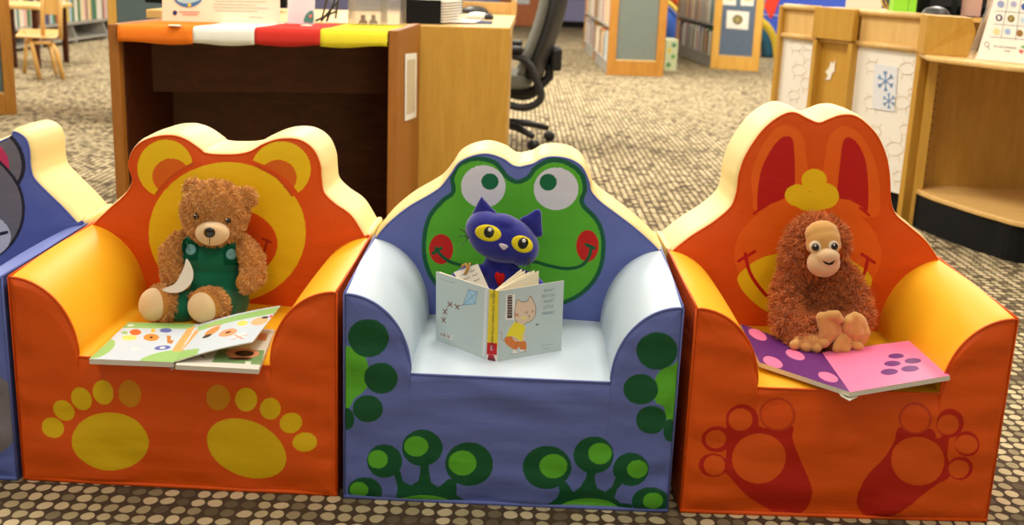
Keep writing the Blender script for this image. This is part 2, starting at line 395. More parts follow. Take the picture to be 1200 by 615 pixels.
    P = [(-w / 2, 0), (-w / 2, P[0][1] * .5), (-w / 2 + .001, P[0][1] * .97)] + P + [(w / 2 - .001, P[-1][1] * .97), (w / 2, P[-1][1] * .5), (w / 2, 0)]
    dens = catmull(P, 14, False); dens[:, 0] = np.clip(dens[:, 0], -w / 2, w / 2)
    cz = .33
    bot = np.stack([np.linspace(w / 2, -w / 2, 30), np.zeros(30)], 1)[1:-1]
    ring = np.concatenate([dens, bot]); NA = len(ring)
    # cream slab
    offs = [(0, 0.0, 1), (.004, .0035, 1), (.02, .006, 1), (T * .5, .0075, 1), (T - .02, .006, 1), (T - .004, .0025, 1), (T, -.004, 1)]
    nrm = []
    for i in range(NA):
        t = ring[(i + 1) % NA] - ring[i - 1]; n_ = np.array([-t[1], t[0]]); n_ /= (np.linalg.norm(n_) + 1e-9); nrm.append(n_)
    nrm = np.array(nrm)
    V = []
    for v, of, _ in offs:
        R = ring + nrm * of; R[:, 1] = np.maximum(R[:, 1], 0.0005); R[:, 0] = np.clip(R[:, 0], -w / 2 - .003, w / 2 + .003)
        V.append(ch.wps(R[:, 0], D + v, R[:, 1]))
    cvert = ch.wp(0, D + T + .002, cz); fr_ = ch.wp(0, D + .012, cz)
    V = np.concatenate(V + [cvert[None], fr_[None]]); L_ = len(offs)
    FF = [(r_ * NA + i, r_ * NA + (i + 1) % NA, (r_ + 1) * NA + (i + 1) % NA, (r_ + 1) * NA + i) for r_ in range(L_ - 1) for i in range(NA)]
    FF += [((L_ - 1) * NA + i, (L_ - 1) * NA + (i + 1) % NA, len(V) - 2) for i in range(NA)] + [((i + 1) % NA, i, len(V) - 1) for i in range(NA)]
    o = npmesh('back_cushion', V, FF, cm, root, True); o['label'] = 'cream vinyl edge and rear of the shaped foam back'
    # printed back panel
    zb = HS - .02; pr = ring.copy(); pr[:, 1] = np.maximum(pr[:, 1], zb)
    c0 = np.array([0, cz]); ang = np.unwrap(np.arctan2(pr[:, 1] - cz, pr[:, 0])); rad = np.hypot(pr[:, 0], pr[:, 1] - cz)
    cum = np.concatenate([[0], np.cumsum(np.hypot(*(np.diff(np.vstack([pr, pr[:1]]), axis=0).T)))]); L2 = cum[-1]
    ss = np.arange(0, L2, .0014); px_ = np.interp(ss, cum, np.append(pr[:, 0], pr[0, 0])); pz_ = np.interp(ss, cum, np.append(pr[:, 1], pr[0, 1]))
    NR = 200; tt = (np.arange(NR + 1) / NR); 
    X = (px_[:, None] * tt[None]).ravel(); Z = (cz + (pz_ - cz)[:, None] * tt[None]).ravel()
    TT = np.tile(tt, len(ss)); puff = .012 * (1 - TT ** 7) + .0007
    V = ch.wps(X, D - puff, Z); C = np.tile(np.array(lin(body)), (len(X), 1)); paint(C, X, Z, convert(ch, back_shapes, D - .008))
    n_ = len(ss); i, j = np.meshgrid(np.arange(n_), np.arange(NR), indexing='ij'); i = i.ravel(); j = j.ravel(); i2 = (i + 1) % n_
    FF = np.stack([i * (NR + 1) + j, i * (NR + 1) + j + 1, i2 * (NR + 1) + j + 1, i2 * (NR + 1) + j], 1)
    o = npmesh('back_panel', V, FF, VPRINT, root, True, C); o['label'] = 'vinyl back panel printed with an animal face'
    pp = MB(); pp.tube([ch.wp(x, D - .0005, z_) for x, z_ in dens[18:-18:2]], .002, 6); pp.build('back_piping', bm_, root, True)
    return ch
CREAM = (243, 222, 156)
# --- bear chair
K1 = (0, 130, .39024); K2 = (220, 130, .39024); K3 = (0, 360, .39024); K4 = (220, 360, .39024)
bear_outline = crop([(275, 350), (330, 295), (368, 262), (390, 235), (400, 205), (388, 165), (398, 125), (425, 95), (470, 78), (520, 75), (560, 88), (600, 115)], K1) + \
    crop([(52, 127), (92, 132), (150, 131), (190, 122), (230, 100), (280, 85), (335, 88), (375, 115), (396, 160), (400, 205), (408, 245), (440, 278), (490, 315), (530, 378)], K2)
YEL = (250, 208, 20); ORG = (232, 88, 10); ORD = (196, 70, 20)
bb = [('poly', ell(193.5, 197, 33, 33), YEL), ('poly', ell(201, 206, 22, 20.5), (230, 110, 24)),
      ('poly', ell(329, 199, 35, 33), YEL), ('poly', ell(326, 208, 22, 21), (230, 110, 24)),
      ('poly', ell(267, 272, 98, 88), ORG), ('poly', ell(267, 272, 92, 82), YEL),
      ('line', catmull([(226, 192), (203, 206), (184, 227)], 6, False), 4, (214, 84, 22)), ('line', catmull([(301, 194), (325, 207), (343, 228)], 6, False), 4, (214, 84, 22)),
      ('poly', ell(268, 285, 58, 42), ORG), ('line', catmull([(225, 300), (250, 318), (285, 318), (305, 306), (314, 281)], 6, False), 3, (176, 50, 20)), ('line', [(308, 279), (318, 283)], 3, (176, 50, 20))]
PY = (236, 194, 16); PF = (222, 146, 18); HALO = (236, 90, 18)
bf = [('poly', ell(131, 516, 62, 45), HALO), ('poly', ell(290, 526, 66, 47, 15), HALO)]
for p in (ell(336, 398, 115, 87, 3, k=K3), ell(163, 357, 35, 28, 25, k=K3), ell(196, 306, 35, 28, 40, k=K3), ell(250, 270, 36, 30, 60, k=K3), ell(316, 250, 37, 31, 75, k=K3),
          ell(180, 420, 125, 83, 24, k=K4), ell(179, 272, 33, 36, k=K4), ell(251, 300, 31, 33, k=K4), ell(312, 343, 34, 30, -15, k=K4), ell(354, 400, 36, 28, 0, k=K4)): bf.append(('poly', p, PY))
bf += [('poly', ell(395, 254, 33, 41, -12, k=K3), PF), ('poly', ell(95, 266, 36, 39, k=K4), PF)]
BEAR = foam_chair('foam_armchair', 'orange foam armchair with a yellow bear face, brown teddy bear sitting in it', (-.57499, 1.84586, -.029217), .56184, (232, 90, 8), (250, 182, 24), CREAM, bear_outline, bb, bf, 'two yellow bear paws')
# --- frog chair
K5 = (390, 150, .39024); K6 = (590, 150, .39024); K7 = (390, 375, .39024); K8 = (590, 375, .39024)
frog_outline = crop([(128, 337), (165, 290), (225, 240), (290, 202), (325, 178), (355, 140), (380, 105), (420, 85), (465, 79), (510, 93), (545, 115), (590, 118)], K5) + \
    crop([(55, 117), (90, 108), (120, 92), (155, 87), (200, 95), (235, 118), (255, 160), (262, 190), (290, 222), (330, 252), (390, 298), (440, 342), (468, 372)], K6)
GD = (18, 92, 52); GB = (92, 182, 46); RED = (208, 30, 24); WH = (226, 226, 232)
face = catmull([(497, 283), (503, 255), (518, 236), (531, 225), (530, 208), (539, 193), (558, 186.5), (580, 191), (594, 207), (606, 213), (619, 208), (628, 197), (645, 188.5), (664, 191), (681, 204), (685.6, 222), (682, 238), (700, 259), (707, 283), (703, 314), (688, 337), (662, 353), (620, 362), (580, 362), (540, 352), (512, 332), (500, 310)], 6)
fb = [('poly', face, GB), ('line', np.vstack([face, face[:1]]), 5.5, (20, 96, 60)),
      ('poly', ell(452, 175, 67, 63, k=K5), WH), ('poly', ell(472, 160, 26, 24, k=K5), (16, 110, 66)),
      ('poly', ell(158, 182, 67, 63, k=K6), WH), ('poly', ell(134, 162, 26, 25, k=K6), (16, 110, 66)),
      ('poly', ell(326, 362, 36, 45, k=K5), RED), ('poly', ell(252, 352, 34, 47, k=K6), RED),
      ('line', catmull([(511, 290), (519, 300), (533, 308), (560, 312), (600, 309), (625, 306), (641, 310), (664, 314), (682, 310), (691, 298), (692, 288)], 6, False), 4.2, GD),
      ('line', [(508, 296), (517, 290)], 4.5, GD), ('line', [(687, 286), (696, 290)], 4.5, GD)]
DK = (16, 88, 50); LG = (96, 184, 48)
ff = [('poly', catmull(crop([(30, 85), (60, 82), (100, 108), (110, 150), (108, 190), (90, 215), (65, 235), (50, 262), (28, 270), (28, 180)], K7), 5), LG),
      ('poly', catmull(crop([(530, 85), (518, 125), (468, 150), (450, 195), (455, 240), (480, 258), (492, 300), (520, 300), (530, 180)], K8), 5), LG)]
for a in ((108, 50, 62, 57), (146, 170, 51, 47), (107, 262, 46, 40), (42, 295, 24, 33), (270, 378, 61, 55), (157, 418, 53, 50), (410, 427, 72, 65), (98, 510, 52, 44)): ff.append(('poly', ell(*a, k=K7), DK))
ff.append(('poly', crop([(185, 455), (203, 445), (212, 480), (235, 492), (258, 478), (264, 450), (262, 425), (290, 425), (290, 450), (296, 482), (318, 497), (350, 470), (375, 478), (372, 500), (372, 520), (408, 548), (412, 580), (150, 580), (160, 548), (190, 532), (196, 500)], K7), DK))
for a in ((460, 88, 62, 57), (411, 203, 52, 45), (443, 295, 46, 42), (500, 330, 21, 33), (131, 436, 73, 64), (270, 400, 60, 55), (382, 443, 54, 50), (440, 540, 56, 44)): ff.append(('poly', ell(*a, k=K8), DK))
ff.append(('poly', crop([(165, 488), (188, 480), (210, 512), (232, 495), (247, 470), (250, 440), (278, 440), (274, 475), (280, 500), (305, 512), (326, 495), (335, 470), (362, 478), (340, 505), (333, 530), (350, 545), (385, 548), (385, 590), (120, 590), (125, 555), (160, 530), (168, 510)], K8), DK))
for a in ((252, 373, 36, 31), (137, 413, 30, 27), (390, 424, 42, 37), (80, 505, 28, 25), (272, 553, 88, 33)): ff.append(('poly', ell(*a, k=K7), LG))
for a in ((150, 433, 42, 37), (289, 395, 35, 31), (401, 442, 31, 28), (448, 537, 30, 26), (255, 566, 90, 32)): ff.append(('poly', ell(*a, k=K8), LG))
FROG = foam_chair('foam_armchair.001', 'blue foam armchair with a green frog face, blue cat toy and open book in it', (.0050724, 1.82771, -.012685), .57, (102, 116, 184), (196, 212, 226), (242, 216, 148), frog_outline, fb, ff, 'two green frog feet')
# --- rabbit chair
K9 = (770, 110, .39024); KA = (960, 110, .39024); KB = (780, 375, .39024); KC = (960, 375, .39024); KD = (850, 235, .39017)
rab_outline = crop([(45, 475), (100, 430), (170, 385), (222, 340), (240, 295), (248, 240), (270, 180), (318, 110), (370, 68), (410, 57), (450, 75), (485, 88)], K9) + \
    crop([(30, 77), (62, 66), (102, 66), (140, 90), (176, 132), (200, 190), (210, 250), (213, 320), (228, 363), (270, 400), (320, 445), (358, 503)], KA)
OL = (242, 106, 18); RR = (196, 26, 18)
rb = [('poly', catmull([(889, 250), (882, 227), (881, 204), (891, 176), (906, 154), (918, 147), (930, 149), (941, 160), (944, 180), (946, 240)], 6), OL),
      ('poly', catmull([(964, 240), (966, 188), (972, 161), (983, 150), (996, 149), (1011, 161), (1022, 180), (1030, 208), (1031, 231), (1024, 254)], 6), OL),
      ('poly', ell(946, 298, 86, 64), OL),
      ('poly', catmull([(888, 246), (888, 220), (893, 196), (905, 173), (917, 161), (927, 161), (930, 172), (931, 200), (929, 222), (918, 232), (902, 239)], 6), RR),
      ('poly', catmull([(1016, 247), (1017, 218), (1014, 188), (1005, 168), (995, 161), (988, 166), (984, 190), (981, 228), (995, 234), (1008, 241)], 6), RR),
      ('line', [(883, 250), (896, 240)], 3, RR), ('line', [(1018, 252), (1007, 243)], 3, RR),
      ('poly', ell(470, 258, 38, 34, k=K9), YEL), ('poly', ell(420, 303, 38, 33, k=K9), YEL), ('poly', ell(503, 305, 41, 38, k=K9), YEL), ('poly', ell(465, 322, 56, 29, k=K9), YEL),
      ('poly', catmull([(863.7, 327), (873, 313), (893, 301), (914, 296), (945, 290), (985, 298), (1004, 309), (1017, 319), (1021, 329), (1015, 340), (995, 353), (945, 370), (905, 367), (877, 348)], 6), YEL),
      ('line', catmull([(873, 297), (878, 318), (891, 338), (906, 350), (945, 362), (984, 352), (1001, 338), (1011, 322), (1016, 303)], 6, False), 4.5, RR),
      ('line', [(865, 305), (884, 294)], 4, RR), ('line', [(1009, 297), (1024, 307)], 4, RR)]
RF = (190, 30, 10); OF_ = (230, 90, 14)
rf = [('poly', catmull(crop([(175, 325), (200, 300), (260, 290), (290, 320), (375, 310), (378, 350), (400, 410), (430, 480), (436, 520), (420, 565), (380, 585), (340, 582), (300, 562), (240, 520), (190, 465), (170, 440), (180, 400), (178, 360)], KB), 5), RF),
      ('poly', catmull(crop([(238, 315), (330, 320), (350, 350), (385, 330), (380, 400), (395, 440), (385, 470), (350, 488), (300, 525), (250, 562), (195, 588), (140, 585), (113, 555), (115, 510), (145, 455), (190, 410), (222, 360)], KC), 5), RF)]
for K, A_ in ((KB, ((228, 298, 50, 49, 223, 295, 36, 33), (152, 353, 46, 40, 149, 353, 31, 28), (140, 430, 43, 34, 144, 430, 32, 29))),
              (KC, ((388, 304, 42, 43, 382, 308, 33, 30), (438, 366, 37, 37, 436, 367, 34, 27), (420, 440, 39, 36, 416, 443, 31, 28)))):
    for a in A_: rf.append(('poly', ell(*a[:4], k=K), RF)); rf.append(('poly', ell(*a[4:], k=K), OF_))
rf += [('poly', ell(334, 280, 54, 49, k=KB), (202, 62, 20)), ('poly', ell(333, 280, 46, 43, k=KB), (232, 84, 12)), ('poly', ell(283, 290, 50, 46, k=KC), (202, 62, 20)), ('poly', ell(283, 290, 42, 40, k=KC), (232, 84, 12)),
       ('poly', ell(278, 410, 81, 73, -10, k=KB), OF_), ('poly', ell(292, 418, 80, 73, 10, k=KC), OF_)]
RABBIT = foam_chair('foam_armchair.002', 'orange foam armchair with a rabbit face and red ears, brown ape toy in it', (.5845, 1.83058, .016), .54306, (230, 88, 6), (250, 184, 28), (243, 224, 160), rab_outline, rb, rf, 'two red rabbit feet')
# --- mouse chair (cut by the left edge)
MQ = (-1.1455, 1.858, -.03); MW = .56; mch = Chair(*MQ, MW); KM = (0, 130, .34146)
right = mch.face(crop([(48, 72), (85, 92), (100, 130), (104, 190), (118, 232), (165, 282), (215, 330), (266, 385)], KM), D)
mout = ('uz', [(-u, z) for u, z in right[::-1]] + [(-.14, right[0][1] - .012), (-.07, right[0][1] - .04), (0, right[0][1] - .05), (.07, right[0][1] - .04), (.14, right[0][1] - .012)] + right)
def sym(poly):  # mirrored twin of a design across the panel's middle
    return None
GR = (128, 124, 130); GK = (44, 42, 56); PK = (226, 64, 110)
def loc2px(u, z, v=D):
    p = Vector(mch.wp(u, v, z)) - CP; d = p.dot(FW); return (600 + F_PX * p.dot(RT) / d, 307.5 - F_PX * p.dot(UP) / d)
earL = mch.face([(2, 187)], D)[0]; er = .052
def mel(u, z, ru, rz): return [loc2px(x, y) for x, y in ell(u, z, ru, rz)]
mb_ = []
eu = mch.face([(-4, 190)], D)[0]
for sg in (-1, 1):
    mb_ += [('poly', mel(sg * eu[0], eu[1], .056, .066), GK), ('poly', mel(sg * eu[0], eu[1], .049, .059), GR), ('poly', mel(sg * eu[0] - sg * .004, eu[1] - .003, .03, .038), PK)]
mb_ += [('poly', mel(0, .42, eu[0] * 1.0 + .052, .135), GK), ('poly', mel(0, .42, eu[0] + .046, .129), GR), ('poly', mel(0, .36, eu[0] + .02, .065), (220, 222, 232)),
        ('line', [loc2px(u, .385 - .04 * math.cos(u * 9)) for u in np.linspace(-eu[0] - .012, eu[0] + .012, 20)], 4, GK)]
mf_ = [('poly', mel(.2, .13, .1, .09), GR), ('poly', mel(-.2, .13, .1, .09), GR)]
mf_ = [(s_[0], [(loc2px(*mch.face([p], D)[0], 0)) for p in s_[1]], s_[2]) for s_ in mf_]
MOUSE = foam_chair('foam_armchair.003', 'blue foam armchair with a grey mouse face, cut off at the left edge', MQ, MW, (100, 116, 190), (118, 134, 206), (242, 220, 150), mout, mb_, mf_, 'two grey mouse feet')

# ------------------------------------------------------------ soft toys
AX = (RT.copy(), -FW.copy(), UP.copy())
def pxm(Y, y=300): return ((at_y(600, y, Y) - CP).dot(FW)) / F_PX     # metres per photo pixel at that distance
def blob(px, py, Y, rx, ry, rd=None, rot=0):
    m = pxm(Y, py); a = math.radians(rot)
    r = RT * math.cos(a) - UP * math.sin(a); u = UP * math.cos(a) + RT * math.sin(a)
    return (at_y(px, py, Y), (rx * m, (rd if rd else min(rx, ry)) * m, ry * m), (r, -FW, u))
def limb(pts, radii, n=7):
    out = []
    for (a, b), (ra, rb) in zip(zip(pts[:-1], pts[1:]), zip(radii[:-1], radii[1:])):
        A, B = at_y(*a), at_y(*b)
        for i in range(n + 1):
            t = i / n; r = (ra + (rb - ra) * t) * pxm(a[2] + (b[2] - a[2]) * t, a[1]); out.append((A.lerp(B, t), (r, r, r), AX))
    return out
def fuse(name, blobs, m, parent, voxel=.003, smooth=6, zmin=None, squash=None):
    mb = MB()
    for c, r, ax in blobs: mb.ball(c, r, 3, ax)
    me = bpy.data.meshes.new('tmp'); me.from_pydata(mb.v, [], mb.f); o = bpy.data.objects.new('tmp', me); COL.objects.link(o)
    r = o.modifiers.new('r', 'REMESH'); r.mode = 'VOXEL'; r.voxel_size = voxel
    s_ = o.modifiers.new('s', 'SMOOTH'); s_.iterations = smooth; s_.factor = .5
    bpy.context.view_layer.update(); dg = bpy.context.evaluated_depsgraph_get()
    me2 = bpy.data.meshes.new_from_object(o.evaluated_get(dg)); bpy.data.objects.remove(o)
    off = origin(parent) if parent is not None else Vector((0, 0, 0))
    for v in me2.vertices:
        if zmin is not None and v.co.z < zmin: v.co.z = zmin
        v.co -= off
    me2.name = name; me2.materials.clear(); me2.materials.append(m); me2.polygons.foreach_set('use_smooth', [True] * len(me2.polygons))
    return link(name, me2, parent)
def bvh(*obs):
    vs = []; fs = []
    for o in obs:
        off = origin(o.parent) if o.parent else Vector(o.location); n = len(vs)
        vs += [v.co + off for v in o.data.vertices]; fs += [tuple(i + n for i in p.vertices) for p in o.data.polygons]
    return BVHTree.FromPolygons(vs, fs)
def patch(name, poly, tree, m, parent, lift=.0012, rings=7, th=.0015, ctr=None, default=None):
    """a sewn-on piece: star-shaped outline in the photo dropped onto the toy's surface, with thickness"""
    P = np.array(poly); c = np.array(ctr) if ctr is not None else P.mean(0); vs = []; n = len(P)
    for k in range(rings + 1):
        t = k / rings
        for p in P:
            q = c + (p - c) * t; d = ray(*q).normalized(); hit = tree.ray_cast(CP, d)
            if hit[0] is None: vs.append(None)
            else:
                e = lift + th * math.sqrt(max(0, 1 - t ** 4)); vs.append(hit[0] - d * e if t < 1 else hit[0] + d * .0005)
    last = None; avg = [v for v in vs if v is not None]
    if not avg: return None
    dist = sum((v - CP).length for v in avg) / len(avg)
    for k in range(rings + 1):
        for j in range(n):
            i = k * n + j
            if vs[i] is None:
                q = c + (P[j] - c) * (k / rings); vs[i] = CP + ray(*q).normalized() * dist
    mb = MB(); mb.add(vs, [(k * n + j, k * n + (j + 1) % n, (k + 1) * n + (j + 1) % n, (k + 1) * n + j) for k in range(rings) for j in range(n)])
    return mb.build(name, m, parent, True)
def fur(name, obs, parent, n, length, width, c1, c2, curl=.3, clump=0, lean=(0, 0, -.35), skip=None, seed=1):
    g = np.random.default_rng(seed); V0 = []; T0 = []
    base = 0; pts = []; nor = []
    for o in obs:
        me = o.data; me.calc_loop_triangles(); off = np.array(origin(o.parent) if o.parent else o.location)
        v = np.array([x.co for x in me.vertices]) + off; t = np.array([x.vertices[:] for x in me.loop_triangles]); pts.append(v[t]); 
    tri = np.concatenate(pts); e1 = tri[:, 1] - tri[:, 0]; e2 = tri[:, 2] - tri[:, 0]; cr = np.cross(e1, e2); A = np.linalg.norm(cr, axis=1); nn = cr / (A[:, None] + 1e-12)
    pick = g.choice(len(tri), n, p=A / A.sum()); a, b = g.random(n), g.random(n); sw = a + b > 1; a[sw] = 1 - a[sw]; b[sw] = 1 - b[sw]
    P = tri[pick, 0] + e1[pick] * a[:, None] + e2[pick] * b[:, None]; N = nn[pick]
    if skip is not None:
        keep = ~skip(P); P, N = P[keep], N[keep]
    n = len(P)
    if clump:   # neighbouring strands share a direction
        f = 2 * np.pi / clump
        D1 = np.stack([np.sin(P[:, 0] * f + 3 * np.sin(P[:, 2] * f * .7)), np.sin(P[:, 1] * f + 2 * np.sin(P[:, 0] * f * .8)), np.cos(P[:, 2] * f + 3 * np.sin(P[:, 0] * f * .6))], 1) * .7
    else: D1 = 0
    R = g.normal(size=(n, 3)) * curl + D1; d = N + R * .9 + np.array(lean); d /= np.linalg.norm(d, axis=1)[:, None]
    bad = (d * N).sum(1) < .15; d[bad] += N[bad] * .5; d /= np.linalg.norm(d, axis=1)[:, None]
    L = length * (.6 + .7 * g.random(n)); side = np.cross(d, g.normal(size=(n, 3))); side /= np.linalg.norm(side, axis=1)[:, None]
    d2 = d + (g.normal(size=(n, 3)) * .5 + np.array([0, 0, -.35])) * (curl + .5); d2 /= np.linalg.norm(d2, axis=1)[:, None]
    w = width
    v0 = P - side * w / 2 - N * .0005; v1 = P + side * w / 2 - N * .0005; m_ = P + d * (L * .55)[:, None]; v2 = m_ - side * w * .42; v3 = m_ + side * w * .42; tip = m_ + d2 * (L * .45)[:, None]
    V = np.stack([v0, v1, v3, v2, tip], 1).reshape(-1, 3); i = np.arange(n)[:, None] * 5
    F = np.concatenate([i + np.array([[0, 1, 2]]), i + np.array([[0, 2, 3]]), i + np.array([[3, 2, 4]])])
    t = np.clip(g.random(n)[:, None] * .6 + .4 * (.5 + .5 * np.sin(P[:, :1] * 300 + P[:, 2:] * 250)), 0, 1)
    c = np.array(lin(c1)) * (1 - t) + np.array(lin(c2)) * t; C = np.repeat(c, 5, axis=0)
    return npmesh(name, V, F, FUR, parent, False, C)
CHEST = mat('plush_beige', (236, 206, 160), .95, .1, bump=.0008, bscale=900, sheen=.4)
GLOSS = mat('glossy_black', (14, 10, 9), .12, .6)
DBRN = mat('dark_iris', (70, 34, 16), .15, .6)
# --- teddy bear
BF = mat('teddy_plush', (200, 136, 66), .95, .1, bump=.002, bscale=400)
YB = 2.115
tb = thing('teddy_bear', at_z(240, 368, .24), 'brown teddy bear in green overalls sitting on the orange bear-face armchair', 'toy')
head = [blob(252, 248, YB, 39, 36.5, 33), blob(252, 262, YB - .012, 34, 27, 27)]
ears = [blob(228, 221.5, YB + .01, 13.5, 12.5, 7, 20), blob(289, 231, YB + .01, 12.5, 13, 7, -20)]
body = head + ears + [blob(248, 300, YB + .015, 31, 33, 26), blob(246, 335, YB + .01, 42, 32, 32)]
body += limb([(213, 284, YB), (203, 297, YB - .01), (204, 322, YB - .035), (214, 331, YB - .05)], [13, 15, 14, 11])
body += limb([(284, 289, YB), (294, 303, YB - .01), (296, 322, YB - .03), (288, 331, YB - .05)], [14, 15, 14.5, 12])
body += limb([(225, 352, YB), (193, 356, YB - .055)], [19, 22]) + limb([(262, 352, YB), (243, 358, YB - .065)], [22, 23])
bodyo = fuse('body', body, BF, tb, .0028, 4, zmin=.243)
OV = mat('green_felt', (14, 104, 74), .95, .15, bump=.0006, bscale=700, sheen=.3)
ov = fuse('overalls', [blob(249, 303, YB + .004, 38, 28, 32), blob(247, 333, YB + .004, 47, 36, 37), blob(228, 283, YB - .004, 11, 10, 20), blob(270, 288, YB - .004, 12, 10, 20)] + limb([(230, 352, YB - .01), (213, 358, YB - .05)], [22, 22]) + limb([(268, 352, YB - .01), (258, 359, YB - .05)], [24, 22]), OV, tb, .003, 8, zmin=.241)
foot = []
for (px, py, rx, ry, yy, rot, sx, sy) in ((190, 355, 21, 22, YB - .085, 8, -10, 2), (247, 357, 23, 20, YB - .09, 20, -8, 3)):
    f_ = fuse('foot', [blob(px, py, yy + .012, rx, ry, 13, rot), blob(px + 3, py - 2, yy + .03, rx * .9, ry * .9, 13, rot)], BF, tb, .0025, 4, zmin=.243); foot.append(f_)
    s2 = fuse('sole', [blob(px + sx, py + sy, yy + .004, rx * .84, ry * .93, 13, rot)], CHEST, f_, .0025, 4, zmin=.2425); s2['label'] = 'cream plush sole'
tb_sole = bvh(*[o for f_ in foot for o in [f_]])
solepx = [(179, 357, 20, 22.5, 8), (238.5, 360, 21.5, 20.5, 20)]
def in_sole(P):
    out = np.zeros(len(P), bool); Q = P - np.array(CP); d = Q @ np.array(FW); x = 600 + F_PX * (Q @ np.array(RT)) / d; y = 307.5 - F_PX * (Q @ np.array(UP)) / d
    for cx, cy, rx, ry, rot in solepx: out |= inside(ell(cx, cy, rx * .93, ry * .93, rot), x, y)
    return out
def px_of(P):
    Q = P - np.array(CP); d = Q @ np.array(FW); return 600 + F_PX * (Q @ np.array(RT)) / d, 307.5 - F_PX * (Q @ np.array(UP)) / d
def near_cam(P, Y): return P[:, 1] < Y
mz = fuse('muzzle', [blob(249, 273, YB - .052, 20.5, 15, 14), blob(248, 269, YB - .058, 13, 9, 12)], CHEST, tb, .0025, 6); mz['label'] = 'cream plush muzzle'
nt_ = bvh(mz)
patch('nose', ell(245.5, 272.5, 7, 6.2), nt_, GLOSS, mz, .001, th=.004); patch('mouth_stitch', [(245, 279), (246.2, 279), (246.2, 287), (245, 287)], nt_, DBRN, mz, .0006, 3, .0006)
hb = bvh(bodyo)
for (ex, ey) in ((230, 253.5), (267, 258.5)):
    h = hb.ray_cast(CP, ray(ex, ey).normalized())[0]
    e = MB().ball(h, .0062, 2).build('eye', GLOSS, tb, True)
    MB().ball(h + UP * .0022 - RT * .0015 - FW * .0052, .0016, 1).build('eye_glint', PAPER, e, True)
bo = bvh(ov)
BT = mat('blue_button', (112, 176, 186), .35, .5)
for (ex, ey) in ((223.5, 292.5), (271, 298)):
    t_ = patch('strap_tab', catmull([(ex - 9, ey - 12), (ex + 9, ey - 12), (ex + 9, ey + 10), (ex + 6, ey + 13), (ex - 6, ey + 13), (ex - 9, ey + 10)], 3), bo, mat('green_felt_dark', (10, 84, 60), .95, .1), tb, .0006, 5, .0012)
    b_ = patch('button', ell(ex, ey, 7, 7), bo, BT, tb, .003, 5, .002)
    if b_: patch('button_hole', ell(ex - 1.3, ey, .9, .9, n=10), bvh(b_), BLACK, b_, .0003, 2, .0004)
def sk_b(P):
    x, y = px_of(P); m = inside(ell(249, 273, 18, 13), x, y) & (P[:, 1] < YB)
    return m | in_sole(P) & (P[:, 1] < YB - .07)
fur('fur', [bodyo], tb, 46000, .0075, .0011, (188, 124, 56), (255, 206, 130), .35, .012, skip=lambda P: sk_b(P) | ((lambda x, y: (x > 214) & (x < 282) & (y > 292) & (y < 343) & (P[:, 1] < YB + .1))(*px_of(P))), seed=3)
for k, f_ in enumerate(foot): fur('fur', [f_], tb, 7000, .0065, .0011, (188, 124, 56), (255, 206, 130), .35, .012, skip=lambda P: in_sole(P) & (P[:, 1] < YB - .068), seed=5 + k)
# paper tag hanging at the bear's arm
tg = MB(); cpts = catmull([(219, 303), (226, 316), (225, 330), (214, 341), (200, 343), (190, 339), (204, 333), (211, 323), (216, 312)], 5)
tg.slab([at_y(x, y, YB - .063 - .02 * (y - 304) / 36) for x, y in cpts], -FW * .0008)
tag_ = tg.build('hang_tag', PAPER, tb); tag_['label'] = 'white curled cloth tag'
# --- ape
OF = mat('ape_plush', (176, 88, 34), .95, .1, bump=.003, bscale=200)
TAN = mat('tan_plush', (222, 168, 96), .95, .1, bump=.0012, bscale=700, sheen=.4)
YO = 2.1
ap = thing('plush_ape', at_z(965, 395, .24), 'shaggy reddish-brown toy ape with tan hands sitting on the rabbit-face armchair', 'toy')
headb = [blob(957, 286, YO, 34, 33, 30), blob(948, 298, YO, 30, 28, 26)]
bodyb = [blob(960, 345, YO + .02, 36, 38, 32), blob(962, 375, YO, 42, 22, 34)]
arml = limb([(928, 318, YO), (923, 345, YO - .02), (924, 380, YO - .06), (950, 386, YO - .085)], [13, 15, 15, 12])
armr = limb([(988, 322, YO), (1000, 348, YO - .02), (1006, 370, YO - .05), (1002, 380, YO - .07)], [13, 15, 14, 12])
legs = limb([(945, 385, YO - .03), (938, 398, YO - .09)], [17, 13]) + limb([(985, 385, YO - .03), (985, 396, YO - .085)], [20, 15])
abody = fuse('body', headb + bodyb + arml + armr + legs, OF, ap, .0032, 5, zmin=.243)
fc = fuse('face', [blob(965, 281, YO - .051, 20, 16, 13), blob(963, 274, YO - .046, 20, 16, 12, -4), blob(965, 287, YO - .052, 21, 14, 13)], TAN, ap, .0022, 6)
sn = fuse('snout', [blob(965, 308, YO - .063, 19.5, 17, 15), blob(969, 301, YO - .07, 15, 11, 14)], mat('cream_plush', (226, 190, 146), .95, .1, bump=.0006, bscale=900, sheen=.4), ap, .0022, 6)
ft = bvh(fc); st = bvh(sn)
for (ex, ey, r) in ((955, 289.5, 7.6), (977, 288.5, 6.6)):
    patch('eye_ring', ell(ex, ey, r, r * 1.05), ft, mat('pale_plush', (240, 222, 196), .95, .1), ap, .001, 5, .0012)
    h = ft.ray_cast(CP, ray(ex + .5, ey + .3).normalized())[0] or at_y(ex, ey, YO - .05)
    e = MB().ball(h - FW * .001, .0072, 2).build('eye', GLOSS, ap, True)
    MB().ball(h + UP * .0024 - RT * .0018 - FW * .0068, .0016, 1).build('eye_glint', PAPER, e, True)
patch('nostril', catmull([(963, 305), (967, 306.5), (972, 308.5), (977, 307), (980, 304), (976, 309.5), (971, 310.5), (966, 308.5)], 3), st, BLACKM, sn, .0008, 3, .0006, ctr=(971.5, 309))
def handblobs(c, fingers, palm):
    b = [blob(*palm)]
    for f_ in fingers: b += limb(f_[0], f_[1], 5)
    return b
y0 = YO - .105
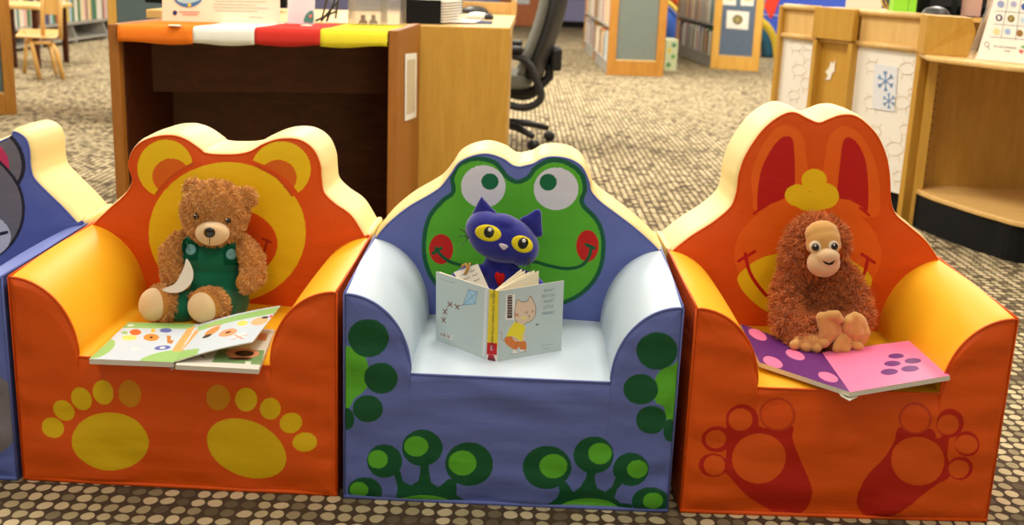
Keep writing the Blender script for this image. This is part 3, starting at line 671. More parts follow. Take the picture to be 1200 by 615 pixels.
hand1 = handblobs(None, [([(963, 372, y0), (966, 389, y0 - .004), (961, 396, y0 - .004)], [7, 6, 5]), ([(969, 372, y0), (975, 390, y0 - .006), (970, 399, y0 - .004)], [7, 6.2, 5.4]),
        ([(976, 374, y0), (982, 385, y0), (979, 395, y0)], [6.5, 5.8, 5]), ([(972, 370, y0 - .004), (980, 369, y0 - .01), (984, 374, y0 - .01)], [6.5, 5.8, 5.2])], (970, 377, y0 + .004, 13, 12, 10))
hand2 = handblobs(None, [([(1002, 372, y0), (1005, 390, y0 - .006), (1001, 399, y0)], [7, 6.6, 5.6]), ([(996, 374, y0), (996, 388, y0 - .006)], [6.4, 5.8]), ([(1009, 376, y0 + .01), (1014, 390, y0), (1010, 399, y0)], [6.4, 6, 5.4]),
        ([(998, 374, y0), (993, 377, y0 - .008), (992, 384, y0 - .008)], [6.4, 5.8, 5])], (1003, 378, y0 + .004, 12, 12, 10))
foot1 = handblobs(None, [([(938, 402, y0), (931, 404, y0 - .012)], [7, 6]), ([(950, 404, y0), (944, 407, y0 - .012)], [7, 6]), ([(958, 404, y0), (957, 408, y0 - .012)], [6.8, 5.8]), ([(957, 398, y0), (966, 402, y0 - .01)], [7, 5.8])], (948, 399, y0 + .004, 20, 9.5, 12))
foot2 = handblobs(None, [([(984, 400, y0 - .006), (981, 408, y0 - .012)], [7, 6]), ([(991, 400, y0 - .004), (991, 409, y0 - .012)], [7, 6]), ([(1000, 402, y0), (1006, 406, y0 - .01)], [7, 6])], (988, 395, y0 + .004, 12, 12, 11))
hs_ = [fuse(nm, b, TAN, ap, .0018, 5, zmin=.243) for nm, b in (('hand', hand1), ('hand', hand2), ('foot', foot1), ('foot', foot2))]
for h in hs_: h['label'] = 'tan plush ' + h.name.split('.')[0]
def sk_a(P):
    x, y = px_of(P); f = P[:, 1] < YO
    return f & (inside(ell(964, 278, 19, 17.5), x, y) | inside(ell(965, 298, 22, 27), x, y))
fur('fur', [abody], ap, 42000, .0165, .0015, (172, 84, 30), (250, 158, 84), .42, .02, skip=sk_a, seed=9, lean=(0, 0, -.3))
# --- cat
VB = mat('blue_velour', (36, 38, 140), .85, .2, bump=.0006, bscale=500, sheen=.5)
VB2 = mat('blue_velour_lid', (30, 32, 116), .85, .2)
YC = 2.06
ct = thing('plush_cat', at_z(588, 378, .24), 'dark blue plush cat sitting behind an open picture book on the frog armchair', 'toy')
headc = [blob(588, 279, YC, 41, 28, 26, 14), blob(568, 268, YC, 23, 22, 22), blob(612, 290, YC, 20, 22, 22), blob(590, 264, YC, 22, 14, 20, 14)]
bodyc = [blob(584, 318, YC + .01, 20, 24, 18), blob(582, 350, YC + .01, 27, 30, 24)]
arms_ = limb([(570, 316, YC), (546, 320, YC - .01), (532, 330, YC - .03), (536, 350, YC - .05)], [8, 8.5, 9, 9]) + limb([(598, 318, YC), (622, 326, YC), (634, 340, YC - .02)], [8, 8, 9])
legc = limb([(572, 368, YC - .01), (545, 370, YC - .06)], [12, 12]) + limb([(596, 368, YC - .01), (618, 366, YC - .06)], [12, 12])
cbody = fuse('body', headc + bodyc + arms_ + legc + limb([(600, 365, YC + .01), (640, 352, YC + .02), (648, 335, YC + .02)], [6, 6, 5]), VB, ct, .0026, 6, zmin=.243)
for tri_ in ([(549, 262), (563.5, 231), (567, 233), (583, 252), (572, 262)], [(609, 258), (629, 245), (634, 248), (635, 277), (620, 275)]):
    P = catmull([tri_[0], ((tri_[0][0] + tri_[1][0]) / 2 - 1, (tri_[0][1] + tri_[1][1]) / 2), tri_[1], tri_[2], ((tri_[2][0] + tri_[3][0]) / 2 + .5, (tri_[2][1] + tri_[3][1]) / 2), tri_[3], tri_[4]], 4)
    c_ = P.mean(0); vs = []; n = len(P); ks = [(0, .0), (.5, 1), (.85, .75), (1, .0)]
    for sg in (-1, 1):
        for t, b_ in ks[:3]:
            for p in P: vs.append(at_y(*(c_ + (p - c_) * max(t, .02)), YC + .004) - FW * sg * .007 * (1 - t ** 2))
    for p in P: vs.append(at_y(*p, YC + .004))
    fs = []
    for s0 in (0, 3):
        for k in range(2):
            for j in range(n): fs.append(((s0 + k) * n + j, (s0 + k) * n + (j + 1) % n, (s0 + k + 1) * n + (j + 1) % n, (s0 + k + 1) * n + j))
        for j in range(n): fs.append(((s0 + 2) * n + j, (s0 + 2) * n + (j + 1) % n, 6 * n + (j + 1) % n, 6 * n + j))
    MB().add(vs, fs).build('ear', VB, ct, True)
cb = bvh(cbody)
YE = mat('yellow_felt', (236, 216, 40), .8, .2); 
for ex, ey, rx, ry, rot in ((572, 273, 16, 10, 10), (612, 286, 13.5, 10, 22)):
    e = patch('eye', ell(ex, ey, rx, ry, rot), cb, YE, ct, .0012, 7, .0012)
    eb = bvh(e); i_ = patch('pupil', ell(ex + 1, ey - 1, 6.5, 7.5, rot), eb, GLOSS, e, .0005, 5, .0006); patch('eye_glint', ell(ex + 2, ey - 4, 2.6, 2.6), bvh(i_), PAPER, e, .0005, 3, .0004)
patch('nose', catmull([(584.5, 286.5), (588, 285), (595.5, 288), (593, 292), (589, 292.5)], 4), cb, mat('pale_pink_felt', (222, 210, 222), .7, .3), ct, .0015, 5, .003)
patch('heart_patch', catmull([(581, 319), (584, 318.5), (586.5, 320.5), (589.5, 319.5), (592, 323), (590, 330), (585, 336), (581.5, 330), (579.5, 324)], 3), cb, mat('red_felt', (214, 26, 22), .8, .2), ct, .0015, 5, .003)
for sg, bx, by, ends in ((-1, 549, 279, ((539, 268), (537, 277), (541, 287))), (1, 621, 302, ((616, 318), (619, 320), (613, 313)))):
    for ex, ey in ends: MB().tube([at_y(bx, by, YC - .03), at_y((bx + ex) / 2 + 1, (by + ey) / 2 - 2, YC - .04), at_y(ex, ey, YC - .045)], .0008, 5).build('whisker', BLACK, ct)
# swing tag on the cat
tm = MB(); tp = [(531.5, 319), (560, 309), (573, 338), (546, 345)]; tm.slab([at_y(x, y, YC - .042 - (y - 309) * .0009) for x, y in tp], -FW * .0008); tgo = tm.build('swing_tag', PAPER, ct)
tgo['label'] = 'white card tag with handwritten lines'
INK = mat('pen_ink', (86, 84, 92), .8, .1)
im = MB()
for k, (x0_, y0_, x1_, y1_) in enumerate(((541, 322, 546, 319), (543, 327, 551, 324), (546, 333, 549, 332), (551, 318, 556, 316), (553, 323, 560, 320), (555, 329, 562, 326))):
    im.tube([at_y(x0_, y0_, YC - .0445 - (y0_ - 309) * .0009), at_y((x0_ + x1_) / 2, (y0_ + y1_) / 2 + .8, YC - .0445 - (y0_ - 309) * .0009), at_y(x1_, y1_, YC - .0445 - (y0_ - 309) * .0009)], .0005, 4)
im.build('handwriting', INK, tgo)
tw = MB(); tw.tube([at_y(541, 312, YC - .05), at_y(546, 309, YC - .055), at_y(548, 316, YC - .055), at_y(545, 321, YC - .055)], .0028, 6); tw.tube([at_y(548, 316, YC - .055), at_y(551, 308, YC - .05)], .0022, 6)
tw.build('twist_tie', mat('tan_twist_tie', (200, 150, 70), .5, .4), tgo, True)

# ------------------------------------------------------------ books on the chairs
def lerp(a, b, t): return Vector(a).lerp(Vector(b), t)
def bquad(c, s_, t_): return lerp(lerp(c[0], c[1], s_), lerp(c[3], c[2], s_), t_)   # c = front-left, front-right, back-right, back-left
def board(name, c, th, parent, m=None, paintf=None, res=.0012, side=None, bend=0):
    """thick board page: c = 4 top corners (front-left, front-right, back-right, back-left), printed top"""
    c = [Vector(p) for p in c]; nrm = (c[1] - c[0]).cross(c[3] - c[0]).normalized()
    nu = max(2, int((c[1] - c[0]).length / res)); nv = max(2, int((c[3] - c[0]).length / res)); V = []; 
    s1, t1 = np.meshgrid(np.linspace(0, 1, nu + 1), np.linspace(0, 1, nv + 1), indexing='ij'); s1 = s1.ravel(); t1 = t1.ravel()
    C4 = np.array(c); A_ = C4[0] * (1 - s1[:, None]) + C4[1] * s1[:, None]; B_ = C4[3] * (1 - s1[:, None]) + C4[2] * s1[:, None]
    V = A_ * (1 - t1[:, None]) + B_ * t1[:, None] + np.array(nrm) * (bend * np.sin(np.pi * s1))[:, None]
    i, j = np.meshgrid(np.arange(nu), np.arange(nv), indexing='ij'); a = (i * (nv + 1) + j).ravel(); FF = np.stack([a, a + nv + 1, a + nv + 2, a + 1], 1)
    C = np.tile(np.array(lin((235, 235, 230))), (len(s1), 1))
    if paintf: paintf(C, s1, t1)
    o = npmesh(name, V + np.array(nrm) * .0002, FF, PRINT, parent, False, C)
    mb = MB(); k = 10; rim = []
    for q in range(k): rim.append(bquad(c, q / k, 0) + nrm * bend * math.sin(math.pi * q / k))
    rim.append(c[1]); rim.append(c[2])
    for q in range(1, k): rim.append(bquad(c, 1 - q / k, 1) + nrm * bend * math.sin(math.pi * q / k))
    rim.append(c[3]); mb.slab(rim, -nrm * th, True); mb.build('board', side or mat('board_edge', (226, 220, 204), .7, .2), o, bevel=0)
    return o
# bear's book
KB2 = (90, 340, .20833)
bk = thing('board_book', at_z(205, 428, .24), 'open green and white board book in front of the teddy bear', 'book')
def st_of(c, pts):  # photo points -> position on a page
    c = [Vector(p) for p in c]; n = (c[1] - c[0]).cross(c[3] - c[0]); o_ = []
    e1 = c[1] - c[0]; e2 = c[3] - c[0]; G = np.array([[e1.dot(e1), e1.dot(e2)], [e1.dot(e2), e2.dot(e2)]]); Gi = np.linalg.inv(G)
    for x, y in pts:
        q = at_pl(x, y, c[0], n) - c[0]; r = Gi @ np.array([q.dot(e1), q.dot(e2)]); o_.append((r[0], r[1]))
    return o_
def painter(c, base, shapes):
    def f(C, s1, t1):
        C[:] = lin(base); out = []
        for sh in shapes:
            P = st_of(c, sh[1]); out.append(('line', P, sh[2], sh[3]) if sh[0] == 'line' else ('poly', P, sh[-1]))
        paint(C, s1, t1, out)
    return f
zt = .2505
cL = [at_z(104.6, 420.5, zt), at_z(203.5, 424.5, zt), at_z(233.8, 379.6, zt), at_z(150.4, 377.5, zt)]
GRN = (158, 204, 122); PB = (208, 222, 236)
def on_board(c, x, y):
    (a, b), = st_of(c, [(x, y)]); return bquad([Vector(p) for p in c], a, b)
def kk(pts): return crop(pts, KB2)
shL = [('poly', kk([(250, 180), (700, 185), (670, 225), (600, 222), (240, 212)]), GRN), ('poly', kk(list(map(tuple, ell(130, 330, 95, 42, -25)))), GRN), ('poly', kk(list(map(tuple, ell(520, 385, 175, 42, -8)))), GRN),
       ('poly', kk([(640, 225), (700, 205), (590, 345), (540, 345)]), (240, 178, 108)),
       ('poly', kk(list(map(tuple, ell(335, 238, 34, 17)))), (232, 112, 50)), ('poly', kk(list(map(tuple, ell(428, 268, 46, 20)))), (236, 148, 60)), ('poly', kk(list(map(tuple, ell(428, 268, 10, 6)))), (60, 40, 30)),
       ('poly', kk(list(map(tuple, ell(300, 268, 44, 15)))), (244, 226, 120)), ('poly', kk(list(map(tuple, ell(515, 230, 36, 12)))), (96, 110, 190)), ('poly', kk(list(map(tuple, ell(490, 326, 48, 12, -5)))), (96, 110, 190)), ('poly', kk(list(map(tuple, ell(490, 326, 18, 6, -5)))), (236, 236, 240)),
       ('poly', kk([(520, 258), (545, 262), (540, 285), (560, 285), (545, 305), (520, 300)]), (206, 130, 50)), ('poly', kk(list(map(tuple, ell(272, 240, 20, 8)))), GRN), ('poly', kk(list(map(tuple, ell(440, 230, 14, 12)))), (244, 200, 70)), ('poly', kk([(300, 330), (325, 318), (360, 332), (325, 342)]), (240, 240, 236)),
       ('poly', kk([(285, 194), (320, 190), (325, 202), (290, 205)]), (232, 238, 226)),
       ('line', kk([(350, 196), (630, 203)]), .012, (110, 160, 90))]
board('left_page', cL, .009, bk, paintf=painter(cL, PB, shL))
# right block (closed pages) and the raised leaf
zr = .2495
cR = [at_z(205.5, 427.5, zr), at_z(303, 433, zr), at_z(322, 386, zr), at_z(236, 381, zr)]
shR = [('poly', kk([(800, 330), (1060, 338), (1040, 420), (760, 405)]), (122, 160, 104)), ('poly', kk(list(map(tuple, ell(935, 355, 95, 28)))), (226, 150, 108)), ('poly', kk(list(map(tuple, ell(945, 355, 55, 17)))), (40, 24, 20)), ('poly', kk(list(map(tuple, ell(920, 385, 70, 8)))), (60, 32, 24)),
       ('poly', kk([(950, 400), (985, 402), (975, 418), (945, 415)]), (220, 230, 210)), ('line', kk([(700, 365), (715, 380)]), .02, (70, 60, 60)), ('poly', kk([(1030, 240), (1080, 245), (1070, 285), (1020, 280)]), (226, 150, 108))]
board('right_pages', cR, .008, bk, paintf=painter(cR, (226, 224, 214), shR))
lf = [at_z(203.5, 424, .2515), at_y(296, 400.5, 1.842), at_y(328.5, 358, 2.015), at_z(233.8, 379.6, .2515)]
shF = [('poly', kk([(680, 205), (1145, 82), (1125, 120), (680, 232)]), GRN), ('poly', kk([(545, 405), (555, 350), (600, 338), (690, 335), (680, 365), (660, 380)]), GRN), ('poly', kk([(540, 345), (590, 345), (690, 228), (650, 225)]), (240, 178, 108)),
       ('poly', kk(list(map(tuple, ell(755, 238, 46, 16, -30)))), (216, 150, 80)), ('poly', kk(list(map(tuple, ell(728, 265, 26, 8, -20)))), (60, 44, 36)), ('poly', kk(list(map(tuple, ell(840, 248, 50, 20, -15)))), (238, 166, 120)), ('poly', kk(list(map(tuple, ell(842, 246, 16, 6, -15)))), (120, 70, 40)),
       ('poly', kk(list(map(tuple, ell(912, 195, 28, 14, -10)))), (244, 226, 110)), ('poly', kk(list(map(tuple, ell(1000, 180, 44, 20, -15)))), (244, 190, 140)), ('poly', kk(list(map(tuple, ell(1025, 158, 18, 6, -10)))), (60, 50, 44)), ('poly', kk(list(map(tuple, ell(910, 262, 40, 13, -15)))), (248, 244, 240)),
       ('line', kk([(865, 285), (905, 270), (950, 255)]), .02, (236, 140, 110)), ('line', kk([(880, 260), (930, 280)]), .018, (236, 140, 110)), ('poly', kk(list(map(tuple, ell(1060, 150, 14, 8)))), (236, 110, 120)), ('line', kk([(730, 210), (800, 205), (760, 230)]), .02, (226, 140, 60))]
board('raised_page', lf, .0016, bk, paintf=painter(lf, PB, shF), bend=.003)
sp = MB(); a0, a1 = at_z(203.5, 427, .2405), at_z(233.8, 381, .2405)
sp.slab([a0 + Vector((-.012, 0, 0)), a0 + Vector((.0, -.012, -.006)), a0 + Vector((.012, 0, 0)), a1 + Vector((.012, 0, 0)), a1 + Vector((-.012, 0, 0))], (0, 0, .0015)); sp.build('spine', mat('board_edge', (226, 220, 204)), bk)
# ape's book
ab = thing('board_book.001', at_z(996, 462, .24), 'open purple and pink board book in front of the toy ape', 'book')
q0, q1 = at_z(996.3, 459.5, .252), at_z(963, 412.5, .252)
cP = [at_z(890, 424.5, .258), q0, q1, at_z(867.6, 379.4, .268)]
cK = [q0, at_z(1113.2, 440, .276), at_z(1070.4, 398.5, .276), q1]
PU = (100, 36, 116); PI = (246, 126, 172)
def kd(*a): return list(map(tuple, ell(*a, k=KD)))
shP = [('poly', kd(97, 401, 30, 14, 26), PI), ('poly', kd(210, 460, 30, 14, 20), PI), ('poly', kd(143, 485, 31, 15, 22), PI), ('poly', kd(309, 528, 31, 14, 18), PI)]
shK = [('poly', kd(512, 463, 24, 8, -2), PU), ('poly', kd(562, 478, 25, 9, -2), PU), ('poly', kd(501, 487, 25, 9, -2), PU), ('poly', kd(554, 503, 27, 10, -3), PU), ('poly', kd(492, 513, 26, 10, -3), PU)]
board('left_page', cP, .0085, ab, paintf=painter(cP, PU, shP))['label'] = 'purple page with pink ovals'
board('right_page', cK, .0085, ab, paintf=painter(cK, PI, shK))['label'] = 'pink page with purple ovals'
e1 = (cP[0] - cP[1]).normalized(); upn = (cP[3] - cP[0]).normalized(); 
tc_ = on_board(cP, *crop([(218, 437)], KD)[0])
lm = MB(); rd = (e1 + upn * .08).normalized(); nn_ = (cP[1] - cP[0]).cross(cP[3] - cP[0]).normalized()
for k, w_ in enumerate((.9, 2.2, 1.6, 2.6, 1.8)):
    c0 = tc_ + rd * (.0055 * (k - 2)) + nn_ * .0008; lm.slab([c0 - rd * w_ * .0009 - upn * .0008, c0 + rd * w_ * .0009 - upn * .0008, c0 + rd * w_ * .0009 + upn * .0008, c0 - rd * w_ * .0009 + upn * .0008], nn_ * .0003)
lm.build('page_lettering', mat('white_print', (225, 215, 230), .7, .2), ab)
sp = MB(); sp.slab([q0 + Vector((-.014, .002, -.009)), q0 + Vector((-.002, -.008, -.013)), q0 + Vector((.014, .002, -.009)), q1 + Vector((.014, 0, -.009)), q1 + Vector((-.014, 0, -.009))], (0, 0, .0015)); sp.build('spine', mat('board_edge', (226, 220, 204)), ab)
# frog chair's standing book
fbk = thing('picture_book', at_z(577, 425, .24), 'pale blue picture book standing open with a yellow spine in front of the blue cat', 'book')
zb_ = .2415
BLo, BLi = at_z(511, 399.5, zb_), at_z(570, 423, zb_); BRi, BRo = at_z(583, 425.5, zb_), at_z(657.5, 412.5, zb_)
TLi, TRi = at_y(573.5, 338.5, BLi.y + .026), at_y(584.5, 341, BRi.y + .026); TLo, TRo = at_y(511, 318, BLo.y + .026), at_y(661, 328.5, BRo.y + .026)
CB = (188, 202, 200)
K9b = (505, 300, .21145); KAb = (590, 335, .13825)
def kq(pts): return crop(pts, K9b)
def kr(pts): return crop(pts, KAb)
cl = [BLo, BLi, TLi, TLo]; cr_ = [BRi, BRo, TRo, TRi]
BRN = (120, 84, 60)
shl = [('poly', kq([(200, 183), (248, 195), (238, 262), (172, 270)]), (160, 198, 222)), ('line', kq([(200, 183), (248, 195), (238, 262), (172, 270), (200, 183)]), .008, (104, 136, 160)), ('line', kq([(200, 183), (238, 262)]), .007, (104, 136, 160)), ('line', kq([(248, 195), (172, 270)]), .007, (104, 136, 160)),
       ('line', catmull(kq([(172, 270), (140, 275), (105, 268), (80, 300), (72, 350)]), 5, False), .006, BRN)]
for (x, y) in ((143, 280), (103, 266), (78, 306), (70, 354)):
    shl += [('line', kq([(x - 10, y - 12), (x + 9, y + 14)]), .02, BRN), ('line', kq([(x + 10, y - 10), (x - 9, y + 10)]), .016, BRN)]
shl += [('poly', kq([(50, 415), (118, 440), (118, 468), (50, 444)]), (226, 222, 214))] + [('line', kq([(56 + 6 * i, 424 + 2 * i), (56 + 6 * i, 440 + 2 * i)]), .011, (60, 44, 40)) for i in range(9) if i != 5]
shl += [('line', kq([(48, 124), (132, 150)]), .006, (128, 146, 156)), ('poly', kq([(286, 176), (300, 180), (300, 560), (284, 555)]), (214, 218, 222))]
shl += [('line', kq([(170 + 3 * i, 428 + 12 * i), (250 - 2 * i, 452 + 12 * i)]), .005, (168, 186, 196)) for i in range(6)]
board('back_cover', cl, .0025, fbk, paintf=painter(cl, CB, shl), res=.0007)['label'] = 'pale blue back cover with a kite drawing'
FC = (222, 196, 168); LN = (104, 88, 78)
shr = [('poly', kr([(22, 75), (95, 75), (95, 290), (15, 285)]), (232, 230, 222)), ('poly', kr([(32, 82), (72, 82), (72, 275), (28, 275)]), (74, 56, 52))]
shr += [('line', kr([(30, 92 + 22 * i), (74, 92 + 22 * i)]), .007, (206, 200, 192)) for i in range(8)]
hd = catmull(kr([(100, 170), (118, 118), (145, 138), (200, 132), (218, 92), (245, 130), (268, 190), (262, 260), (230, 300), (190, 318), (165, 335), (120, 320), (92, 260)]), 5)
shr += [('poly', hd, FC), ('line', np.vstack([hd, hd[:1]]), .009, LN), ('poly', kr([(92, 305), (170, 335), (182, 360), (160, 470), (60, 450), (20, 440), (45, 370)]), (232, 214, 40)),
        ('poly', catmull(kr([(10, 440), (60, 430), (120, 470), (185, 470), (190, 540), (150, 545), (130, 520), (110, 540), (80, 535), (20, 490)]), 4), (214, 122, 54)),
        ('poly', kr([(60, 425), (90, 430), (130, 455), (120, 475), (90, 465)]), FC), ('poly', kr([(160, 400), (182, 420), (178, 460), (158, 455)]), FC),
        ('poly', kr([(80, 540), (105, 540), (120, 570), (75, 575)]), (230, 226, 216)), ('poly', kr([(140, 540), (170, 540), (188, 555), (135, 560)]), (230, 226, 216)),
        ('line', catmull(kr([(60, 430), (120, 470), (90, 530)]), 4, False), .007, (150, 80, 40)), ('line', kr([(62, 582), (120, 572)]), .007, LN), ('line', kr([(135, 562), (188, 556)]), .007, LN),
        ('line', catmull(kr([(178, 225), (195, 240), (200, 215)]), 4, False), .007, LN), ('line', catmull(kr([(232, 215), (242, 232), (248, 212)]), 4, False), .007, LN), ('line', kr([(208, 255), (216, 258), (214, 275)]), .01, LN),
        ('poly', kr([(268, 330), (285, 322), (294, 330), (278, 342)]), (96, 80, 80)), ('line', catmull(kr([(4, 470), (-20, 440), (-14, 400), (-30, 390)]), 4, False), .02, (180, 176, 176)),
        ('line', kr([(310, 512), (420, 490)]), .005, (120, 136, 146)), ('line', kr([(325, 538), (388, 526)]), .005, (120, 136, 146)), ('poly', kr([(95, 235), (125, 235), (125, 262), (98, 262)]), (206, 150, 110)), ('poly', kr([(150, 262), (185, 262), (190, 285), (155, 285)]), (232, 216, 120))]
fcv = board('front_cover', cr_, .0025, fbk, paintf=painter(cr_, CB, shr), res=.0007); fcv['label'] = 'pale blue front cover with a cat child drawing and barcode'
er_ = (BRo - BRi).normalized(); eu_ = (TRo - BRo).normalized(); TI = mat('grey_blue_print', (122, 152, 164), .7, .2)
for i, (s_, (tx, ty)) in enumerate((('WHAT', (642, 341.5)), ('DO YOU', (641.5, 347.6)), ('WANT', (642, 354)), ('LITTLE', (641.5, 360.5)), ('FRIEND?', (641.8, 367.5)))):
    text('cover_lettering', s_, on_board(cr_, tx, ty), er_, eu_, .0052, TI, fbk, .0006)
# spine
sn_ = (BRi - BLi).cross(TLi - BLi).normalized(); sc = [BLi - sn_ * 0, BRi, TRi, TLi]
shs = [('poly', [(570, 405), (590, 407), (590, 430), (568, 430)], (230, 226, 218)), ('poly', [(570.5, 401), (583, 402), (582.5, 416), (570, 415)], (200, 30, 40)), ('line', [(572.5, 419), (579, 420)], .09, (180, 40, 50)), ('line', [(572, 422.5), (580, 423.5)], .09, (120, 40, 50)), ('line', [(575, 346), (581.5, 347)], .06, (200, 180, 50))]
spn = board('spine', sc, .002, fbk, paintf=painter(sc, (232, 208, 50), shs), res=.0006); spn['label'] = 'yellow spine with a red library label'
ers = (BRi - BLi).normalized(); eus = (TLi - BLi).normalized()
text('spine_label_lettering', 'E', on_board(sc, 576.6, 407.5), ers, eus, .0085, mat('white_print', (240, 236, 230)), fbk, .0008)
text('spine_lettering', 'WHAT DO YOU WANT LITTLE FRIEND?', on_board(sc, 578.5, 372), -eus, ers, .0042, mat('dark_print', (70, 66, 40), .7, .2), fbk, .0008)
# page leaves fanned behind the covers
pgm = mat('cream_pages', (244, 234, 206), .8, .2)
pgc = (BLi + BRi) / 2 + Vector((0, .006, 0)); hgt = (TRi - BRi) * .97
for k, (ex, ey, wd) in enumerate(((611, 315, 1), (614, 317, 1), (619, 318.5, 1), (624, 317, 1), (628.5, 317.5, 1))):
    topc = at_y(ex, ey, 1.995 - k * .002); out = Vector((topc.x, topc.y, 0)) - Vector((pgc.x, pgc.y, 0)) - Vector((hgt.x, hgt.y, 0)); a_ = pgc + Vector((.001 * k, .0008 * k, 0)); b_ = Vector((a_.x + out.x, a_.y + out.y, pgc.z + .002))
    c_ = b_ + hgt; c_.z = topc.z; d_ = a_ + hgt; 
    MB().slab([a_, b_, c_, d_], out.cross(hgt).normalized() * .0012).build('page', pgm, fbk)
bl = MB(); bl.slab([BLi + Vector((0, .003, 0)), BLo + Vector((.004, .004, 0)), TLo + Vector((.004, .004, -.003)), TLi + Vector((0, .003, -.003))], Vector((.3, 1, 0)).normalized() * .004)
bl.v = [tuple(Vector(v) + Vector((.001, .003, 0))) for v in bl.v]; bl.build('page_block', pgm, fbk)

# ------------------------------------------------------------ desk with the felt banner
def xy(p): return (p.x, p.y)
def V2(a, z): return Vector((a[0], a[1], z))
def add2(a, b, k=1): return (a[0] + b[0] * k, a[1] + b[1] * k)
DZ = .70
dTL, dTR = at_z(125.5, 31, DZ), at_z(466, 38.5, DZ); dBL, dBR = at_z(185, 23, DZ), at_z(493, 30, DZ)
dTL, dTR, dBL, dBR = map(xy, (dTL, dTR, dBL, dBR))
fd = ((dTR[0] - dTL[0]), (dTR[1] - dTL[1])); fl_ = math.hypot(*fd); fx_ = (fd[0] / fl_, fd[1] / fl_)      # along the front
sd = ((dBR[0] - dTR[0]), (dBR[1] - dTR[1])); sl = math.hypot(*sd); sx_ = (sd[0] / sl, sd[1] / sl)            # towards the back
dBL = add2(dTL, sd)
desk = thing('desk', V2(add2(dTL, fd, .5), 0), 'dark-sided wooden desk with an open kneehole, coloured felt on its top edge', 'desk')
th = .03
for nm, P in (('side_panel', dTL), ('side_panel', add2(dTR, fx_, -th))):
    a = P; b = add2(P, fx_, th)
    kin = (1 if P is dTL else -1); MB().hexa([V2(a, 0), V2(b, 0), V2(add2(b, sd), 0), V2(add2(a, sd), 0)], [V2(a, DZ + .008), V2(b, DZ + .008), V2(add2(b, sd), DZ + .008), V2(add2(a, sd), DZ + .008)]).build(nm, OAKR, desk, bevel=.004)
for P, q in ((add2(dTL, fx_, th), .004), (add2(dTR, fx_, -th - .004), .004)):   # added linings, their dark wood colour mostly holds the kneehole shade
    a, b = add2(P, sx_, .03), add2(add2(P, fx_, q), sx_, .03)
    MB().hexa([V2(a, 0), V2(b, 0), V2(add2(b, sd, .9), 0), V2(add2(a, sd, .9), 0)], [V2(a, DZ - .03), V2(b, DZ - .03), V2(add2(b, sd, .9), DZ - .03), V2(add2(a, sd, .9), DZ - .03)]).build('shade_lining', MAHO, desk)
a, b = add2(add2(dTL, fx_, th), sx_, .012), add2(add2(dTR, fx_, -th), sx_, .012)
ins = (sd[0] * .97, sd[1] * .97)
MB().hexa([V2(a, DZ - .03), V2(b, DZ - .03), V2(add2(b, ins), DZ - .03), V2(add2(a, ins), DZ - .03)], [V2(a, DZ - .001), V2(b, DZ - .001), V2(add2(b, ins), DZ - .001), V2(add2(a, ins), DZ - .001)]).build('desk_top', OAK, desk, bevel=.003)
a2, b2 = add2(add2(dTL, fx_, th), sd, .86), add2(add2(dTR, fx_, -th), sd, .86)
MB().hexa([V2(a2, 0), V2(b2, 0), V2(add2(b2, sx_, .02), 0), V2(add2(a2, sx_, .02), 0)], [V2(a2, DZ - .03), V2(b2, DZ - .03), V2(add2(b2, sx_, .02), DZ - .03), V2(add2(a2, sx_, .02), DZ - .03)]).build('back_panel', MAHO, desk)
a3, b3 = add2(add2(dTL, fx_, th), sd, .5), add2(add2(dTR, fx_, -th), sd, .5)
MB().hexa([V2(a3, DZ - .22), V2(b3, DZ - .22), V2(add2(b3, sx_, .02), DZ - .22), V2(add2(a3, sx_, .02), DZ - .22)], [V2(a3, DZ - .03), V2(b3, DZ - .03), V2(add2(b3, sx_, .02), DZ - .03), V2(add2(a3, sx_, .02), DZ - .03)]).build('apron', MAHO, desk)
# notice taped on the outer side
nA, nB = add2(dTR, (0, 0)), add2(dTR, sd)
def on_side(x, y, off=.002):
    p = at_line(x, y, nA, nB); return p + Vector((sx_[1], -sx_[0], 0)) * off
nt2 = [on_side(474, 63), on_side(487.5, 62), on_side(487, 137), on_side(473.5, 142)]
nb = MB().slab(nt2, Vector((sx_[1], -sx_[0], 0)) * .001).build('wall_notice', PAPER); tagp(nb, 'narrow white notice taped to the outer right side of the desk', 'notice')
nm_ = MB()
nq = [on_side(476, 70, .0035), on_side(485.5, 69, .0035), on_side(485, 130, .0035), on_side(475.5, 134, .0035)]
nm_.slab(nq, Vector((sx_[1], -sx_[0], 0)) * .0005).build('printed_strip', mat('beige_print', (206, 192, 160), .8, .1), nb)
